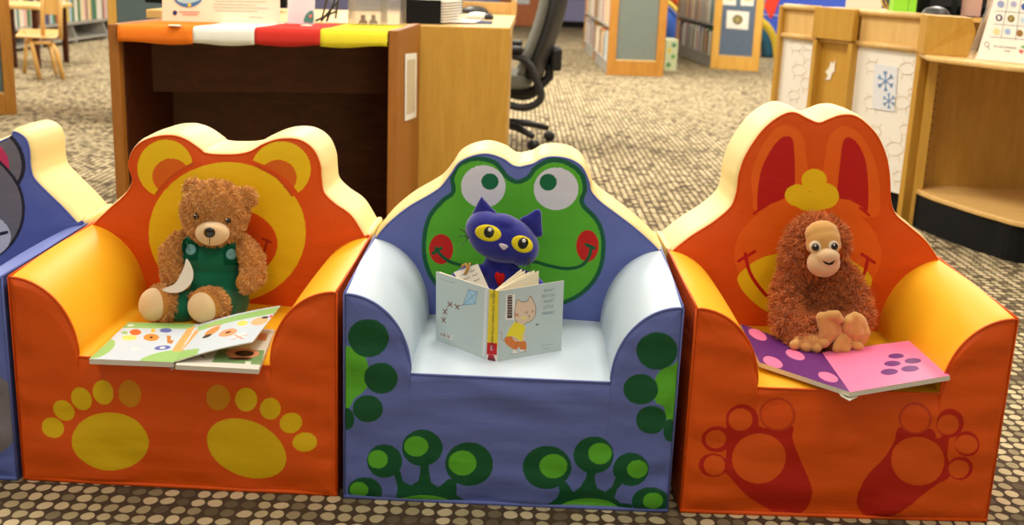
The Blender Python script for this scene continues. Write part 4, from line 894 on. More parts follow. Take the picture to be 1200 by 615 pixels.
# felt banner in four colours, draped over the front edge of the top
bn = thing('felt_banner', V2(add2(dTL, fd, .5), DZ), 'felt banner of orange, white, red and yellow panels over the desk edge', 'banner')
xs = [138, 227, 299, 376, 457]
cols_ = [(246, 132, 44), (236, 240, 232), (208, 58, 50), (238, 226, 60)]
def fpt(px): # position along the desk's front
    p = at_line(px, 40, dTL, dTR); return ((p.x - dTL[0]) * fx_[0] + (p.y - dTL[1]) * fx_[1])
for k in range(4):
    u0, u1 = fpt(xs[k]), fpt(xs[k + 1]); u0 = max(u0, .032); u1 = min(u1, fl_ - .032)
    prof = [(.40, .002), (.3, .003), (.15, .002), (.03, .004), (.006, .004), (-.004, .0), (-.008, -.01), (-.009, -.03), (-.008, -.046)]
    mb = MB(); n_ = 14; vs = []
    for i in range(n_ + 1):
        u_ = u0 + (u1 - u0) * i / n_
        for j, (d_, z_) in enumerate(prof):
            wv = .002 * math.sin(u_ * 60 + k) * (1 if j >= 6 else .2)
            p = add2(add2(dTL, fx_, u_), sx_, d_ - abs(wv) if j >= 6 else d_); vs.append(V2(p, DZ + z_ + (.004 * math.sin(u_ * 25 + k * 2) if j == 8 else 0)))
    m_ = len(prof); mb.add(vs, [(i * m_ + j, (i + 1) * m_ + j, (i + 1) * m_ + j + 1, i * m_ + j + 1) for i in range(n_) for j in range(m_ - 1)])
    o = mb.build('felt_panel', mat('felt_%d' % k, cols_[k], .9, .1, bump=.0006, bscale=400), bn, True); o['label'] = ['orange', 'white', 'red', 'yellow'][k] + ' felt panel'
    so = o.modifiers.new('thick', 'SOLIDIFY'); so.thickness = .0025; so.offset = 1
for px in (205, 359):
    p = at_z(px, 30.5, DZ + .006); MB().lathe([(.001, 0), (.019, 0), (.02, .002), (.017, .0035), (.001, .004)], p, 24).build('pale_disc', mat('cream_disc', (250, 240, 214), .4, .5), bn, True)  # flat pale discs on top of the felt
# sign standing on the desk, in clear stand
def stand_card(name, label, cat, px4, Y, m, lean=.03, th_=.003, grp=None):
    """px4: photo corners bottom-left, bottom-right, top-right, top-left (top may be above the frame)"""
    bl, br = at_z(px4[0][0], px4[0][1], DZ + .006), at_z(px4[1][0], px4[1][1], DZ + .006)
    tr = at_y(px4[2][0], px4[2][1], br.y + lean); tl = at_y(px4[3][0], px4[3][1], bl.y + lean)
    o = MB().slab([bl, br, tr, tl], Vector((0, th_, 0))).build(name, m, None, loc=(bl + br) / 2); tagp(o, label, cat, grp); return o, (bl, br, tr, tl)
sg_, sc4 = stand_card('table_sign', 'large cream information sign standing on the desk', 'sign', ((190, 24.5), (328, 28), (328, -60), (190, -63)), 0, mat('cream_card', (250, 236, 208), .7, .2))
e1 = (sc4[1] - sc4[0]).normalized(); e2 = (sc4[3] - sc4[0]).normalized(); en = e1.cross(e2)
def onsign(x, y, off=.0012): return at_pl(x, y, sc4[0], en) + en * off
BLU = mat('sign_blue', (70, 126, 186), .6, .2)
MB().slab([onsign(*p) for p in ell(220.5, -9, 19, 17.5)], en * .0005).build('round_logo', BLU, sg_)
MB().slab([onsign(*p, .002) for p in catmull([(207, 0), (214, -6), (222, -3), (231, -7), (235, -1), (227, 3), (215, 4)], 4)], en * .0004).build('logo_shape', mat('sign_pale_blue', (180, 214, 222), .6, .2), sg_)
MB().slab([onsign(*p, .003) for p in ell(222, 6, 2.2, 2.2)], en * .0004).build('logo_dot', mat('sign_yellow', (236, 206, 70), .6, .2), sg_)
MB().slab([onsign(*p) for p in ell(205, 15, 2.6, 2.8)], en * .0005).build('small_mark', mat('sign_navy', (50, 56, 110), .6, .2), sg_)
tl_ = MB()
for k, (x0_, x1_, yy) in enumerate(((210, 234, 13.2), (214, 232, 16.2))): tl_.slab([onsign(x0_, yy), onsign(x1_, yy + .4), onsign(x1_, yy + 1.5), onsign(x0_, yy + 1.1)], en * .0004)
tl_.build('red_print', mat('sign_red_print', (232, 150, 130), .6, .2), sg_)
tl_ = MB()
for x0_, x1_, yy in ((250, 316, -8), (250, 314, -3.5), (252, 312, 1), (250, 300, 4.8), (250, 314, 8.4), (252, 302, 12), (292, 308, 19.5)): tl_.slab([onsign(x0_, yy), onsign(x1_, yy + 1), onsign(x1_, yy + 1.7), onsign(x0_, yy + .7)], en * .0004)
tl_.build('printed_lines', mat('sign_grey_print', (188, 176, 158), .7, .1), sg_)
c2_, cc = stand_card('small_card', 'small pale card with a green picture standing right of the big sign', 'card', ((336.5, 27.5), (368, 28.5), (370, -25), (338, -26)), 0, mat('pale_card', (224, 224, 232), .5, .4))
f1 = (cc[1] - cc[0]).cross(cc[3] - cc[0]).normalized()
MB().slab([at_pl(x, y, cc[0], f1) + f1 * .001 for x, y in catmull([(356, 25), (358, 18), (363, 13), (367, 14), (367, 26), (361, 26.5)], 4)], f1 * .0005).build('picture', mat('teal_print', (80, 140, 130), .6, .2), c2_)
MB().slab([at_pl(x, y, cc[0], f1) + f1 * .0018 for x, y in ell(364, 19, 2, 2, n=12)], f1 * .0005).build('picture_spot', mat('pink_print', (220, 130, 110), .6, .2), c2_)
# clear acrylic holders
ACR = mat('clear_acrylic', (244, 240, 234), .08, .5, trans=.9)
a1 = at_z(408, 28, DZ + .008)
ah = thing('acrylic_holder', a1, 'clear acrylic leaflet holder left of the black book stack', 'leaflet holder')
def vpane(p0, p1, zt, th_, nm, par, m=ACR): 
    p0, p1 = Vector(p0), Vector(p1); n_ = (p1 - p0).cross(Vector((0, 0, 1))).normalized() * th_
    return MB().slab([p0, p1, p1 + Vector((0, 0, zt)), p0 + Vector((0, 0, zt))], n_).build(nm, m, par)
b1 = at_z(469, 29, DZ + .008); bk_ = Vector((.01, .09, 0))
vpane(a1, b1, .14, .002, 'front_pane', ah); vpane(a1 + bk_, b1 + bk_, .2, .002, 'back_pane', ah); vpane(a1, a1 + bk_, .14, .002, 'end_pane', ah); vpane(b1 + bk_, b1, .14, .002, 'end_pane', ah)
mid = a1.lerp(b1, .62); vpane(mid, mid + bk_, .12, .002, 'divider', ah)
MB().slab([a1.lerp(b1, .0) + Vector((0, 0, .045)), mid + Vector((0, 0, .045)), mid + bk_ + Vector((0, 0, .045)), a1 + bk_ + Vector((0, 0, .045))], (0, 0, .002)).build('shelf', ACR, ah)
for t0, c_, nm, lb in ((.22, (160, 110, 100), 'craft_stamp', 'small dusky pink item inside the clear holder'), (.42, (200, 180, 160), 'craft_stamp.001', 'small beige item inside the clear holder beside the pink one')):
    p = a1.lerp(b1, t0) + bk_ * .5; o = MB().lathe([(.002, 0), (.016, 0), (.014, .008), (.007, .014), (.009, .026), (.002, .03)], p + Vector((0, 0, .001)), 16).build('craft_stamp', mat('stamp_' + str(t0), c_, .6, .3), None, True); tagp(o, lb, 'stamp')
# ---- second desk (light oak) behind
eTL = dBR; eTR = xy(at_z(598, 33, DZ)); eB = xy(at_z(604.5, 17.5, DZ)); gd = (eTR[0] - eTL[0], eTR[1] - eTL[1])
eRB = eB; eLB = (dBL[0] - .1, eB[1] - .35)
d2 = thing('staff_desk', V2(((eTL[0] + eTR[0]) / 2, eTL[1] + .3), 0), 'light oak staff desk with a plain front panel behind the felt-topped desk', 'desk')
eL = add2(dBL, (-.02, .03))
MB().hexa([V2(eL, DZ - .03), V2(add2(eTL, (0, .036)), DZ - .03), V2(add2(eTR, (-.002, .03)), DZ - .03), V2(eRB, DZ - .03)], [V2(eL, DZ), V2(add2(eTL, (0, .036)), DZ), V2(add2(eTR, (-.002, .03)), DZ), V2(eRB, DZ)]).build('worktop', OAKL, d2)
MB().slab([V2(eL, DZ - .03), V2(eRB, DZ - .03), V2(eLB, DZ - .03)], (0, 0, .03)).build('worktop_return', OAKL, d2)
MB().slab([V2(add2(eTL, (-.03, .008)), 0), V2(eTR, 0), V2(eTR, DZ), V2(add2(eTL, (-.03, .008)), DZ)], (-.002, .028, 0)).build('front_panel', OAK, d2, bevel=.004)
rb = add2(eTR, (.0, .028)); re = add2(eTR, ((eRB[0] - eTR[0]) * .45, (eRB[1] - eTR[1]) * .45))
MB().slab([V2(rb, 0), V2(re, 0), V2(re, DZ - .03), V2(rb, DZ - .03)], (-.025, 0, 0)).build('side_panel', OAK, d2)
# raised wooden divider along the back
w0, w1 = at_z(538, 16, DZ), at_z(600, 16.5, DZ); w0 = Vector((eRB[0] - .33, eRB[1] - .02, DZ)); w1 = Vector((eRB[0] - .0, eRB[1] - .01, DZ))
MB().slab([w0, w1, w1 + Vector((0, 0, .055)), w0 + Vector((0, 0, .055))], (0, .02, 0)).build('back_rail', OAKL, d2, bevel=.003)
MB().box(w1.x - .022, w1.x + .004, w1.y - .01, w1.y + .03, DZ, DZ + .066).build('rail_post', OAKL, d2, bevel=.003)
# black stack (closed binder with white page edges)
k0, k1 = at_z(470, 27.2, DZ + .001), at_z(516, 28.4, DZ + .001); kb = Vector((.05, .24, 0))
pb = thing('paper_tray', (k0 + k1) / 2, 'black box of stacked sheets on the staff desk', 'paper tray')
MB().slab([k0, k1, k1 + Vector((0, 0, .088)), k0 + Vector((0, 0, .088))], Vector((0, .004, 0))).build('front', BLACKM, pb)
MB().slab([k0 + Vector((0, .004, 0)), k1 + Vector((-.0, .004, 0)), k1 + kb, k0 + kb], (0, 0, .084)).build('box', BLACKM, pb)
for k in range(8):
    z_ = .006 + k * .0102; c_ = k1 + Vector((.001, .006, z_)); MB().slab([c_, c_ + Vector((.017, .0, 0)), c_ + kb + Vector((.017, 0, 0)), c_ + kb], (0, 0, .006)).build('sheet_stack', PAPER, pb)
MB().slab([k0 + Vector((.04, .03, .085)), k1 + Vector((0, .03, .085)), k1 + kb * .8 + Vector((0, 0, .085)), k0 + kb * .8 + Vector((.04, 0, .085))], (0, 0, .003)).build('top_sheet', PAPER, pb)
p = at_z(532, 16, DZ + .001); cup = MB().lathe([(.001, 0), (.038, 0), (.042, .1), (.038, .1), (.034, .006), (.001, .006)], p, 28).build('pen_cup', BLACK, None, True); tagp(cup, 'black pen cup behind the black box of sheets', 'cup')
def mouse(px, py, m, lab, s_=1.0, rz=0):
    p = at_z(px, py, DZ + .001); mb = MB(); mb.ball(p + Vector((0, 0, .006)), (.055 * s_, .035 * s_, .024 * s_), 3); 
    mb.v = [(v[0], v[1], max(v[2], DZ + .0015)) for v in mb.v]; o = mb.build('computer_mouse', m, None, True); tagp(o, lab, 'computer mouse'); return o, p
mo, mp_ = mouse(556, 15.5, mat('dark_grey_plastic', (64, 64, 66), .4), 'dark grey computer mouse at the rear of the staff desk', 1.2)
MB().tube([mp_ + Vector((-.045, 0, .024)), mp_ + Vector((0, -.006, .031)), mp_ + Vector((.04, 0, .026))], .002, 6).build('scroll_seam', BLACK, mo)
mo, mp_ = mouse(560, 22, mat('white_plastic', (226, 230, 226), .35), 'white and black computer mouse at the front of the staff desk', .95)
MB().ball(mp_ + Vector((.042, -.003, .008)), (.026, .03, .018), 2).build('grip', BLACK, mo, True)
pq = [at_z(527, 26.8, DZ + .001), at_z(576, 28.2, DZ + .001), at_z(577, 25.5, DZ + .001), at_z(535, 23, DZ + .001)]
tagp(MB().slab(pq, (0, 0, .003)).build('mouse_pad', mat('grey_blue_pad', (70, 84, 110), .8, .1)), 'thin dark blue-grey mouse pad on the staff desk edge', 'mouse pad')
pq = [at_z(526, 26.5, DZ + .0045), at_z(555, 27.4, DZ + .0045), at_z(566, 23.8, DZ + .0045), at_z(531, 22.6, DZ + .0045)]
tagp(MB().slab(pq, (0, 0, .003)).build('loose_papers', mat('grey_white_paper', (216, 214, 214), .7, .2)), 'loose white papers lying beside the white computer mouse', 'paper')
# monitor standing behind the sign
mq = [at_y(170, 12, 4.9), at_y(335, 15, 4.9), at_y(338, -70, 4.9), at_y(158, -74, 4.9)]
mt = thing('computer_monitor', (mq[0].x * .5 + mq[1].x * .5, 4.95, DZ), 'black computer monitor standing behind the cream sign', 'monitor')
MB().slab([Vector((m_.x, m_.y, DZ + .015)) if i < 2 else m_ for i, m_ in enumerate(mq)], (0, .05, 0)).build('screen_housing', BLACKM, mt, bevel=.006)
cx_ = (mq[0].x + mq[1].x) / 2; MB().slab([(cx_ - .04, 4.96, DZ + .006), (cx_ + .04, 4.96, DZ + .006), (cx_ + .04, 4.96, mq[2].z - .1), (cx_ - .04, 4.96, mq[2].z - .1)], (0, .03, 0)).build('neck', BLACKM, mt)
MB().lathe([(.001, 0), (.12, 0), (.12, .01), (.02, .014), (.001, .014)], (cx_, 4.98, DZ + .001), 28).build('foot', BLACKM, mt, True)
# oak box / drawer unit beside monitor
oq = at_z(160, 23, DZ); 
tagp(MB().box(oq.x, oq.x + .16, oq.y + .1, oq.y + .3, DZ + .001, DZ + .03).build('wooden_tray', OAKL, bevel=.003), 'low light wood tray at the left rear of the desk', 'tray')
cq = MB(); c0_ = at_z(372, 12, DZ + .04)
for k in range(3): cq.tube([c0_ + Vector((.0 + .05 * k, .1, -.03)), c0_ + Vector((.03 + .04 * k, .05, .05)), c0_ + Vector((.07, .0, .0 + .03 * k)), c0_ + Vector((.02 * k, -.04, -.036))], .004, 6)
cq.build('cable_tangle', BLACK, None, True); tagp(bpy.data.objects['cable_tangle'], 'loop of black cables behind the small pale card', 'cable')
# ---- office chair
oc = Vector((-.11, 6.1, 0)); och = thing('office_chair', oc, 'black swivel office chair with a grey back beside the staff desk', 'office chair')
DG = mat('grey_mesh_fabric', (112, 112, 104), .9, .1); BG = mat('charcoal_plastic', (44, 44, 44), .5, .4)
for k, a in enumerate((-50, 22, 94, 166, 238)):
    a = math.radians(a); d_ = Vector((math.cos(a), math.sin(a), 0)); 
    lg = MB().tube([oc + Vector((0, 0, .11)) + d_ * .03, oc + d_ * .18 + Vector((0, 0, .1)), oc + d_ * .30 + Vector((0, 0, .072))], [.024, .02, .015], 10).build('base_leg', BLACK, och, True)
    c_ = oc + d_ * .31 + Vector((0, 0, .027)); t_ = Vector((-d_.y, d_.x, 0))
    cs = MB().lathe([(.004, -.02), (.026, -.02), (.027, -.012), (.027, -.005), (.02, -.004), (.02, .004), (.027, .005), (.027, .012), (.026, .02), (.004, .02)], c_, 20, t_).build('caster', BLACK, lg, True)
MB().lathe([(.002, .06), (.04, .06), (.04, .14), (.028, .15), (.028, .2), (.02, .205), (.02, .29), (.002, .29)], oc, 20).build('gas_column', BLACK, och, True)
st_ = catmull([(-.25, -.22), (.0, -.25), (.2, -.23), (.24, 0), (.2, .23), (0, .25), (-.25, .22), (-.28, 0)], 5)
MB().slab([(oc.x + x - .06, oc.y + y, .31) for x, y in st_], (0, 0, .07)).build('seat', DG, och, True, bevel=.02)
def seat_back():   # curved shell on the right, facing left
    vs = []; nI, nJ = 16, 12
    for i in range(nI + 1):
        t = i / nI; z_ = .37 + .6 * t; w_ = .235 * (1 - .25 * abs(2 * t - .75) ** 3) * (1 if t < .94 else .9); xb = .20 + .05 * math.sin(t * 3) + .13 * max(0, t - .1) ** 1.2
        for j in range(nJ + 1):
            s_ = 2 * j / nJ - 1; vs.append((oc.x + xb - .07 * s_ * s_ + .01, oc.y + w_ * s_, z_))
    f = [(i * (nJ + 1) + j, i * (nJ + 1) + j + 1, (i + 1) * (nJ + 1) + j + 1, (i + 1) * (nJ + 1) + j) for i in range(nI) for j in range(nJ)]
    return vs, f
vs, f = seat_back(); o = MB().add(vs, f).build('backrest', BG, och, True); md = o.modifiers.new('t', 'SOLIDIFY'); md.thickness = .03; md.offset = 1
o2 = MB().add([(v[0] - .03, v[1] * 1 , v[2]) for v in vs], f).build('back_cushion', DG, och, True); md = o2.modifiers.new('t', 'SOLIDIFY'); md.thickness = .035; md.offset = 0
MB().tube([oc + Vector((.05, 0, .28)), oc + Vector((.19, 0, .28)), oc + Vector((.27, 0, .36)), oc + Vector((.27, 0, .5))], [.03, .03, .026, .02], 10).build('back_support', BLACK, och, True)
for sg in (-1, 1):
    y_ = oc.y + sg * .25
    MB().tube(catmull([(oc.x + .0, y_, .25), (oc.x + .14, y_, .22), (oc.x + .225, y_, .27), (oc.x + .2, y_, .36), (oc.x + .14, y_, .46), (oc.x + .0, y_, .50)], 4, False).tolist(), .02, 10).build('arm', BG, och, True)
    MB().slab([(oc.x - .16, y_ - .045, .50), (oc.x + .12, y_ - .045, .50), (oc.x + .12, y_ + .045, .50), (oc.x - .16, y_ + .045, .50)], (0, 0, .03)).build('arm_pad', BLACK, och, bevel=.01)
MB().box(oc.x + .27, oc.x + .33, oc.y - .1, oc.y + .1, .40, .52).build('lumbar_housing', BLACK, och, bevel=.015)

# ------------------------------------------------------------ counter on the right
cA, cB = (1.154, 5.18), (1.527, 4.36)
cu_ = ((cB[0] - cA[0]), (cB[1] - cA[1])); cl_ = math.hypot(*cu_); cu = (cu_[0] / cl_, cu_[1] / cl_); cn = (-cu[1], cu[0])   # cn points away from the camera
if cn[1] < 0: cn = (-cn[0], -cn[1])
cnt = thing('service_counter', V2(add2(cA, cu_, .5), 0), 'light oak service counter with white illustrated panels, right of the aisle', 'counter')
def cw(u, d_, z): p = add2(add2(cA, cu, u), cn, d_); return Vector((p[0], p[1], z))
def cslab(u0, u1, d0, d1, z0, z1): return MB().slab([cw(u0, d0, z0), cw(u1, d0, z0), cw(u1, d1, z0), cw(u0, d1, z0)], (0, 0, z1 - z0))
def cu_of(px, py=40): p = at_line(px, py, cA, cB); return (p.x - cA[0]) * cu[0] + (p.y - cA[1]) * cu[1]
ups = [cu_of(914), cu_of(960.5), cu_of(1002.5), cu_of(1085)]; ZT, ZL = .80, .672
for k, u_ in enumerate(ups): cslab(u_ - .013, u_ + .013, -.022 if k else -.01, .05, 0, ZL - .002 if k in (1, 2) else (ZT if k == 0 else ZT)).build('upright', OAK, cnt, bevel=.003)
for k in range(3):
    u0, u1 = ups[k] + .013, ups[k + 1] - .013
    z0 = .11; 
    if k == 1:
        cslab(u0 - .026, u1 + .026, -.03, .0, ZL + .005, ZT + .006).build('projecting_panel', OAK, cnt, bevel=.003)
        cslab(u0, u1, .012, .03, z0, ZL).build('wood_panel', OAK, cnt)
    else:
        cslab(u0, u1, .012, .03, ZL, ZT - .012).build('frieze_panel', OAKL, cnt)
        cslab(u0, u1, .012, .03, z0, ZL).build('illustrated_panel', mat('white_illustrated', (236, 232, 222), .6, .3), cnt)['label'] = 'white panel with faint line drawings'
        MB().tube([cw(u0, .004, ZT - .004), cw(u1, .004, ZT - .004)], .013, 10).build('top_rail', OAKL, cnt, True)
    MB().tube([cw(u0, .004, ZL), cw(u1, .004, ZL)], .012, 10).build('ledge_rail', OAKL, cnt, True)
    cslab(u0, u1, .03, .05, 0, z0).build('toe_kick', BLACKM, cnt)
cslab(ups[0], ups[3], .03, .55, ZT - .02, ZT - .002).build('counter_top', OAKL, cnt)
cslab(ups[0] - .013, ups[0] + .013, .05, .55, 0, ZT - .02).build('end_panel', OAK, cnt)
# faint line drawings on the two white panels
def onp(x, y, off): p = at_line(x, y, cA, cB); q = p + Vector((cn[0], cn[1], 0)) * (.012 + off); return q
DRW = mat('tan_line', (218, 198, 166), .7, .1); DRB = mat('blue_line', (110, 150, 200), .6, .2)
par = [o for o in bpy.data.objects if o.name.startswith('illustrated_panel')]
def strokes(lst, m, parent, r=.0009, nm='line_drawing'):
    mb = MB()
    for pts in lst: mb.tube([onp(x, y, -.0015) for x, y in pts], r, 4)
    return mb.build(nm, m, parent)
def critter(x, y, s_): 
    return [catmull([(x, y), (x + 6 * s_, y - 5 * s_), (x + 14 * s_, y - 3 * s_), (x + 18 * s_, y + 4 * s_), (x + 12 * s_, y + 9 * s_), (x + 3 * s_, y + 8 * s_)], 4), [(x + 3 * s_, y + 8 * s_), (x + 2 * s_, y + 15 * s_)], [(x + 13 * s_, y + 8 * s_), (x + 14 * s_, y + 16 * s_)], [(x + 14 * s_, y - 3 * s_), (x + 18 * s_, y - 9 * s_)], [(x + 6 * s_, y - 5 * s_), (x + 3 * s_, y - 10 * s_)]]
L1 = []
for (x, y, s_) in ((1012, 76, .8), (1052, 78, 1), (1046, 118, 1), (1010, 118, 1), (1036, 172, 1.1), (1052, 150, .8), (1044, 205, .8), (1016, 152, .8), (1062, 106, .5)): L1 += critter(x, y, s_)
strokes(L1, DRW, par[-1]); L1 = []
for (x, y, s_) in ((924, 52, .8), (938, 62, .8), (926, 80, .9), (936, 96, .9), (922, 110, .7), (940, 44, .6)): L1 += critter(x, y, s_)
strokes(L1, DRW, par[0])
# snowflake poster on the white panel
sp_ = MB().slab([onp(1023, 75, -.003), onp(1050, 79, -.003), onp(1046, 131, -.003), onp(1020, 127, -.003)], Vector((cn[0], cn[1], 0)) * -.001).build('snowflake_sheet', mat('pale_blue_sheet', (222, 226, 232), .6, .2)); tagp(sp_, 'pale sheet with two blue snowflakes on the large white counter panel', 'poster')
def flake(cx, cy, r):
    out = []
    for k in range(6):
        a = k * math.pi / 3 + .5; e = (cx + r * .8 * math.cos(a), cy + r * math.sin(a)); out.append([(cx, cy), e])
        mx_, my_ = cx + r * .5 * math.cos(a), cy + r * .62 * math.sin(a)
        for da in (-.6, .6): out.append([(mx_, my_), (mx_ + r * .3 * math.cos(a + da), my_ + r * .38 * math.sin(a + da))])
    return out
def strokes2(lst, m, parent, r): 
    mb = MB()
    for pts in lst: mb.tube([onp(x, y, -.0055) for x, y in pts], r, 5)
    return mb.build('snowflake', m, parent)
strokes2(flake(1036, 95, 12), DRB, sp_, .002); strokes2(flake(1040, 118, 9), DRB, sp_, .0016)
star = [(965, 84), (969, 80), (972, 72), (974, 75), (977, 70), (976, 77), (976, 83), (973, 86), (971, 93), (965, 94), (968, 88)]
tagp(MB().slab([onp(x, y, -.002) for x, y in star], Vector((cn[0], cn[1], 0)) * -.001).build('paper_star', PAPER), 'white paper star stuck on the plain wood panel of the counter', 'paper star')
# bookcase bay with curved base
bay = thing('curved_shelf_unit', V2(cB, 0), 'light oak open shelf unit with curved bottom shelf on a black base', 'shelf unit')
PB_ = at_z(1200, 226, .145); hinge = Vector((cB[0], cB[1], 0)); 
MB().slab([V2(add2(cB, (.018, -.012)), 0), V2(add2(cB, (.05, -.03)), 0), V2((1.60, 4.44), 0), V2((1.574, 4.44), 0)], (0, 0, ZT)).build('side_panel', OAK, bay, bevel=.003)
b0 = Vector((1.575, 4.44, 0)); b1_ = Vector((2.6, 4.42, 0))
MB().slab([b0, b1_, b1_ + Vector((0, 0, .655)), b0 + Vector((0, 0, .655))], (0, .02, 0)).build('back_panel', OAK, bay)
curve = [at_z(x, y, .145) for x, y in ((1073, 221), (1085, 226.5), (1100, 232), (1120, 238.5), (1145, 246.5), (1170, 253.5), (1200, 261))]; curve += [Vector((1.93, 3.67, .145)), Vector((2.3, 3.5, .145)), Vector((2.6, 3.45, .145))]
cpts2 = [(p.x, p.y) for p in curve]; cc2 = catmull(cpts2, 4, False)
poly_ = [Vector((x, y, .127)) for x, y in cc2] + [Vector((2.6, 4.43, .127)), Vector((1.58, 4.44, .127))]
MB().slab(poly_, (0, 0, .018)).build('bottom_shelf', OAKL, bay, bevel=.004)
kp = [Vector((x, y + .02, 0)) for x, y in cc2] + [Vector((2.6, 4.40, 0)), Vector((1.58, 4.42, 0))]
MB().slab(kp, (0, 0, .126)).build('plinth', BLACKM, bay)
curve = [at_z(x, y, .668) for x, y in ((1087, 65.5), (1110, 68.5), (1140, 72), (1170, 75.5), (1200, 78.5))] + [Vector((1.9, 3.6, .668)), Vector((2.6, 3.3, .668))]
cc3 = catmull([(p.x, p.y) for p in curve], 4, False)
MB().slab([Vector((x, y, .65)) for x, y in cc3] + [Vector((2.6, 4.6, .65)), Vector((1.56, 4.6, .65))], (0, 0, .018)).build('upper_ledge', OAKL, bay, bevel=.006)
# upright box front above the ledge
u0_, u1_ = at_z(1088, 65, .668), at_z(1148, 69, .668); u0_ += Vector((0, .06, 0)); u1_ += Vector((-.015, .06, 0))
zt0 = at_y(1088, 17.5, u0_.y).z; zt1 = at_y(1145, 21, u1_.y).z
ub = MB().slab([u0_ , u1_, Vector((u1_.x + .012, u1_.y, .76)), Vector((u1_.x - .006, u1_.y, zt1)), Vector((u0_.x, u0_.y, zt0))], (.03, .16, 0)).build('riser', OAK, bay, bevel=.003)
for sx__ in (1.62, 1.99):
    for k in range(14): MB().lathe([(.001, 0), (.0028, 0), (.0028, .002), (.001, .002)], (sx__, 4.4405, .19 + k * .032), 8, (0, -1, 0)).build('shelf_pin_hole', BLACKM, bay)
# scavenger hunt sign on the ledge
g0, g1 = at_z(1143.5, 69, .669), at_z(1214, 76, .669)
top0 = at_y(1166, -6, g0.y + .05); top1 = g1 + (top0 - g0)
sgn = thing('activity_sign', (g0 + g1) / 2, 'white activity sign with a grid of small pictures on the curved ledge', 'sign')
ge = (g1 - g0).normalized(); gu_ = (top0 - g0).normalized(); gn = ge.cross(gu_).normalized()
MB().slab([g0, g1, top1, top0], -gn * .003).build('sheet', PAPER, sgn)
def ong(x, y, off=.001): return at_pl(x, y, g0, gn) + gn * off
GL = mat('grid_line', (120, 110, 120), .7, .1); gm_ = MB()
def gl(a, b, r=.0007): gm_.tube([ong(*a), ong(*b)], r, 4)
for t0, t1 in (((1167, 13), (1212, 16)), ((1164, 28), (1212, 32)), ((1160, 43), (1212, 47.5))): gl(t0, t1)
for t0, t1 in (((1181.5, 0), (1173, 45)), ((1196.5, 0), (1190, 47)), ((1210, 0), (1204, 48))): gl(t0, t1)
gm_.build('picture_grid', GL, sgn)
gc = [((1173, 5), (150, 160, 200), 4), ((1188, 5), (170, 170, 200), 3.5), ((1201, 8), (60, 90, 160), 4), ((1171, 21), (90, 70, 100), 4), ((1185, 22), (130, 110, 60), 4.2), ((1199, 24), (190, 210, 220), 3.5), ((1168, 37), (240, 210, 150), 4), ((1181, 37), (160, 180, 220), 3.5), ((1195, 39), (150, 110, 60), 4)]
for k, ((x, y), c_, r) in enumerate(gc): MB().slab([ong(*p) for p in ell(x, y, r, r, n=16)], gn * .0006).build('picture', mat('grid_pic_%d' % k, c_, .7, .2), sgn)
for k, ((x, y), c_) in enumerate((((1171, 21), (236, 232, 226)), ((1185, 22), (170, 150, 90)))): MB().slab([ong(*p, .002) for p in ell(x, y, 1.8, 2.6, n=12)], gn * .0004).build('picture_centre', mat('pic_c_%d' % k, c_, .7, .2), sgn)
DKP = mat('dark_lettering', (80, 74, 80), .7, .1)
text('lettering', 'PICTURE SCAVENGER', ong(1178, 55.5), ge, gu_, .0062, DKP, sgn, .0006); text('lettering', 'HUNT', ong(1181, 60), ge, gu_, .0062, DKP, sgn, .0006)
MB().tube([ong(*p) for p in ell(1156.5, 52, 2.6, 3, n=16)], .0008, 4, True).build('magnifier_ring', DKP, sgn); MB().tube([ong(1158, 55), ong(1160, 59)], .001, 4).build('magnifier_handle', DKP, sgn)
MB().slab([ong(*p) for p in ell(1199, 55, 2.4, 2, n=12)], gn * .0005).build('picture', mat('green_pic', (130, 180, 110), .7), sgn); MB().slab([ong(*p) for p in [(1194, 58), (1200, 59), (1198, 63), (1195, 62)]], gn * .0005).build('picture', mat('red_pic', (190, 100, 90), .7), sgn)
ap_ = [g0 + gn * .004, g1 + gn * .004, top1 + gn * .004, top0 + gn * .004]
MB().slab([g0 + Vector((-.008, .004, 0)), g0 + Vector((-.012, .05, 0)), top0 + Vector((-.004, .02, 0)), top0], (.002, 0, 0)).build('clear_side', ACR, sgn)
# things on top of the counter
def on_top(px, py): return at_z(px, py, ZT)
gq0, gq1 = cw(cu_of(1019, 10), .12, ZT), cw(cu_of(1046, 10), .12, ZT)
ggr = MB().slab([gq0, gq1, gq1 + Vector((0, 0, .13)), gq0 + Vector((0, 0, .13))], (.02, .12, 0)).build('storage_box', mat('lime_plastic', (140, 220, 50), .4), bevel=.004); tagp(ggr, 'lime green plastic box on top of the service counter', 'box')
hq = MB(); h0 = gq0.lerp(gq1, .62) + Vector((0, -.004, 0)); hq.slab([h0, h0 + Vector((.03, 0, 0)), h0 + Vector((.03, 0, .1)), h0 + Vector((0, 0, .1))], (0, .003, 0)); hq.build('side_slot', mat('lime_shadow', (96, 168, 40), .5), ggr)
for k, (px0, px1, c_, lb, hh) in enumerate(((1047, 1053, (20, 20, 22), 'narrow black object beside the lime green box', .2), (1054, 1076, (226, 176, 160), 'pinkish paper display behind the counter rail', .22), (1078, 1108, (236, 214, 190), 'cream paper display behind the counter rail', .22))):
    q0_, q1_ = cw(cu_of(px0, 10), .3 + .02 * k, ZT - .002), cw(cu_of(px1, 10), .3 + .02 * k, ZT - .002)
    o = MB().slab([q0_, q1_, q1_ + Vector((0, 0, hh)), q0_ + Vector((0, 0, hh))], (0, .012, 0)).build('display_card' if k else 'black_case', mat('disp_%d' % k, c_, .6, .2), bevel=.002); tagp(o, lb, 'display' if k else 'case')
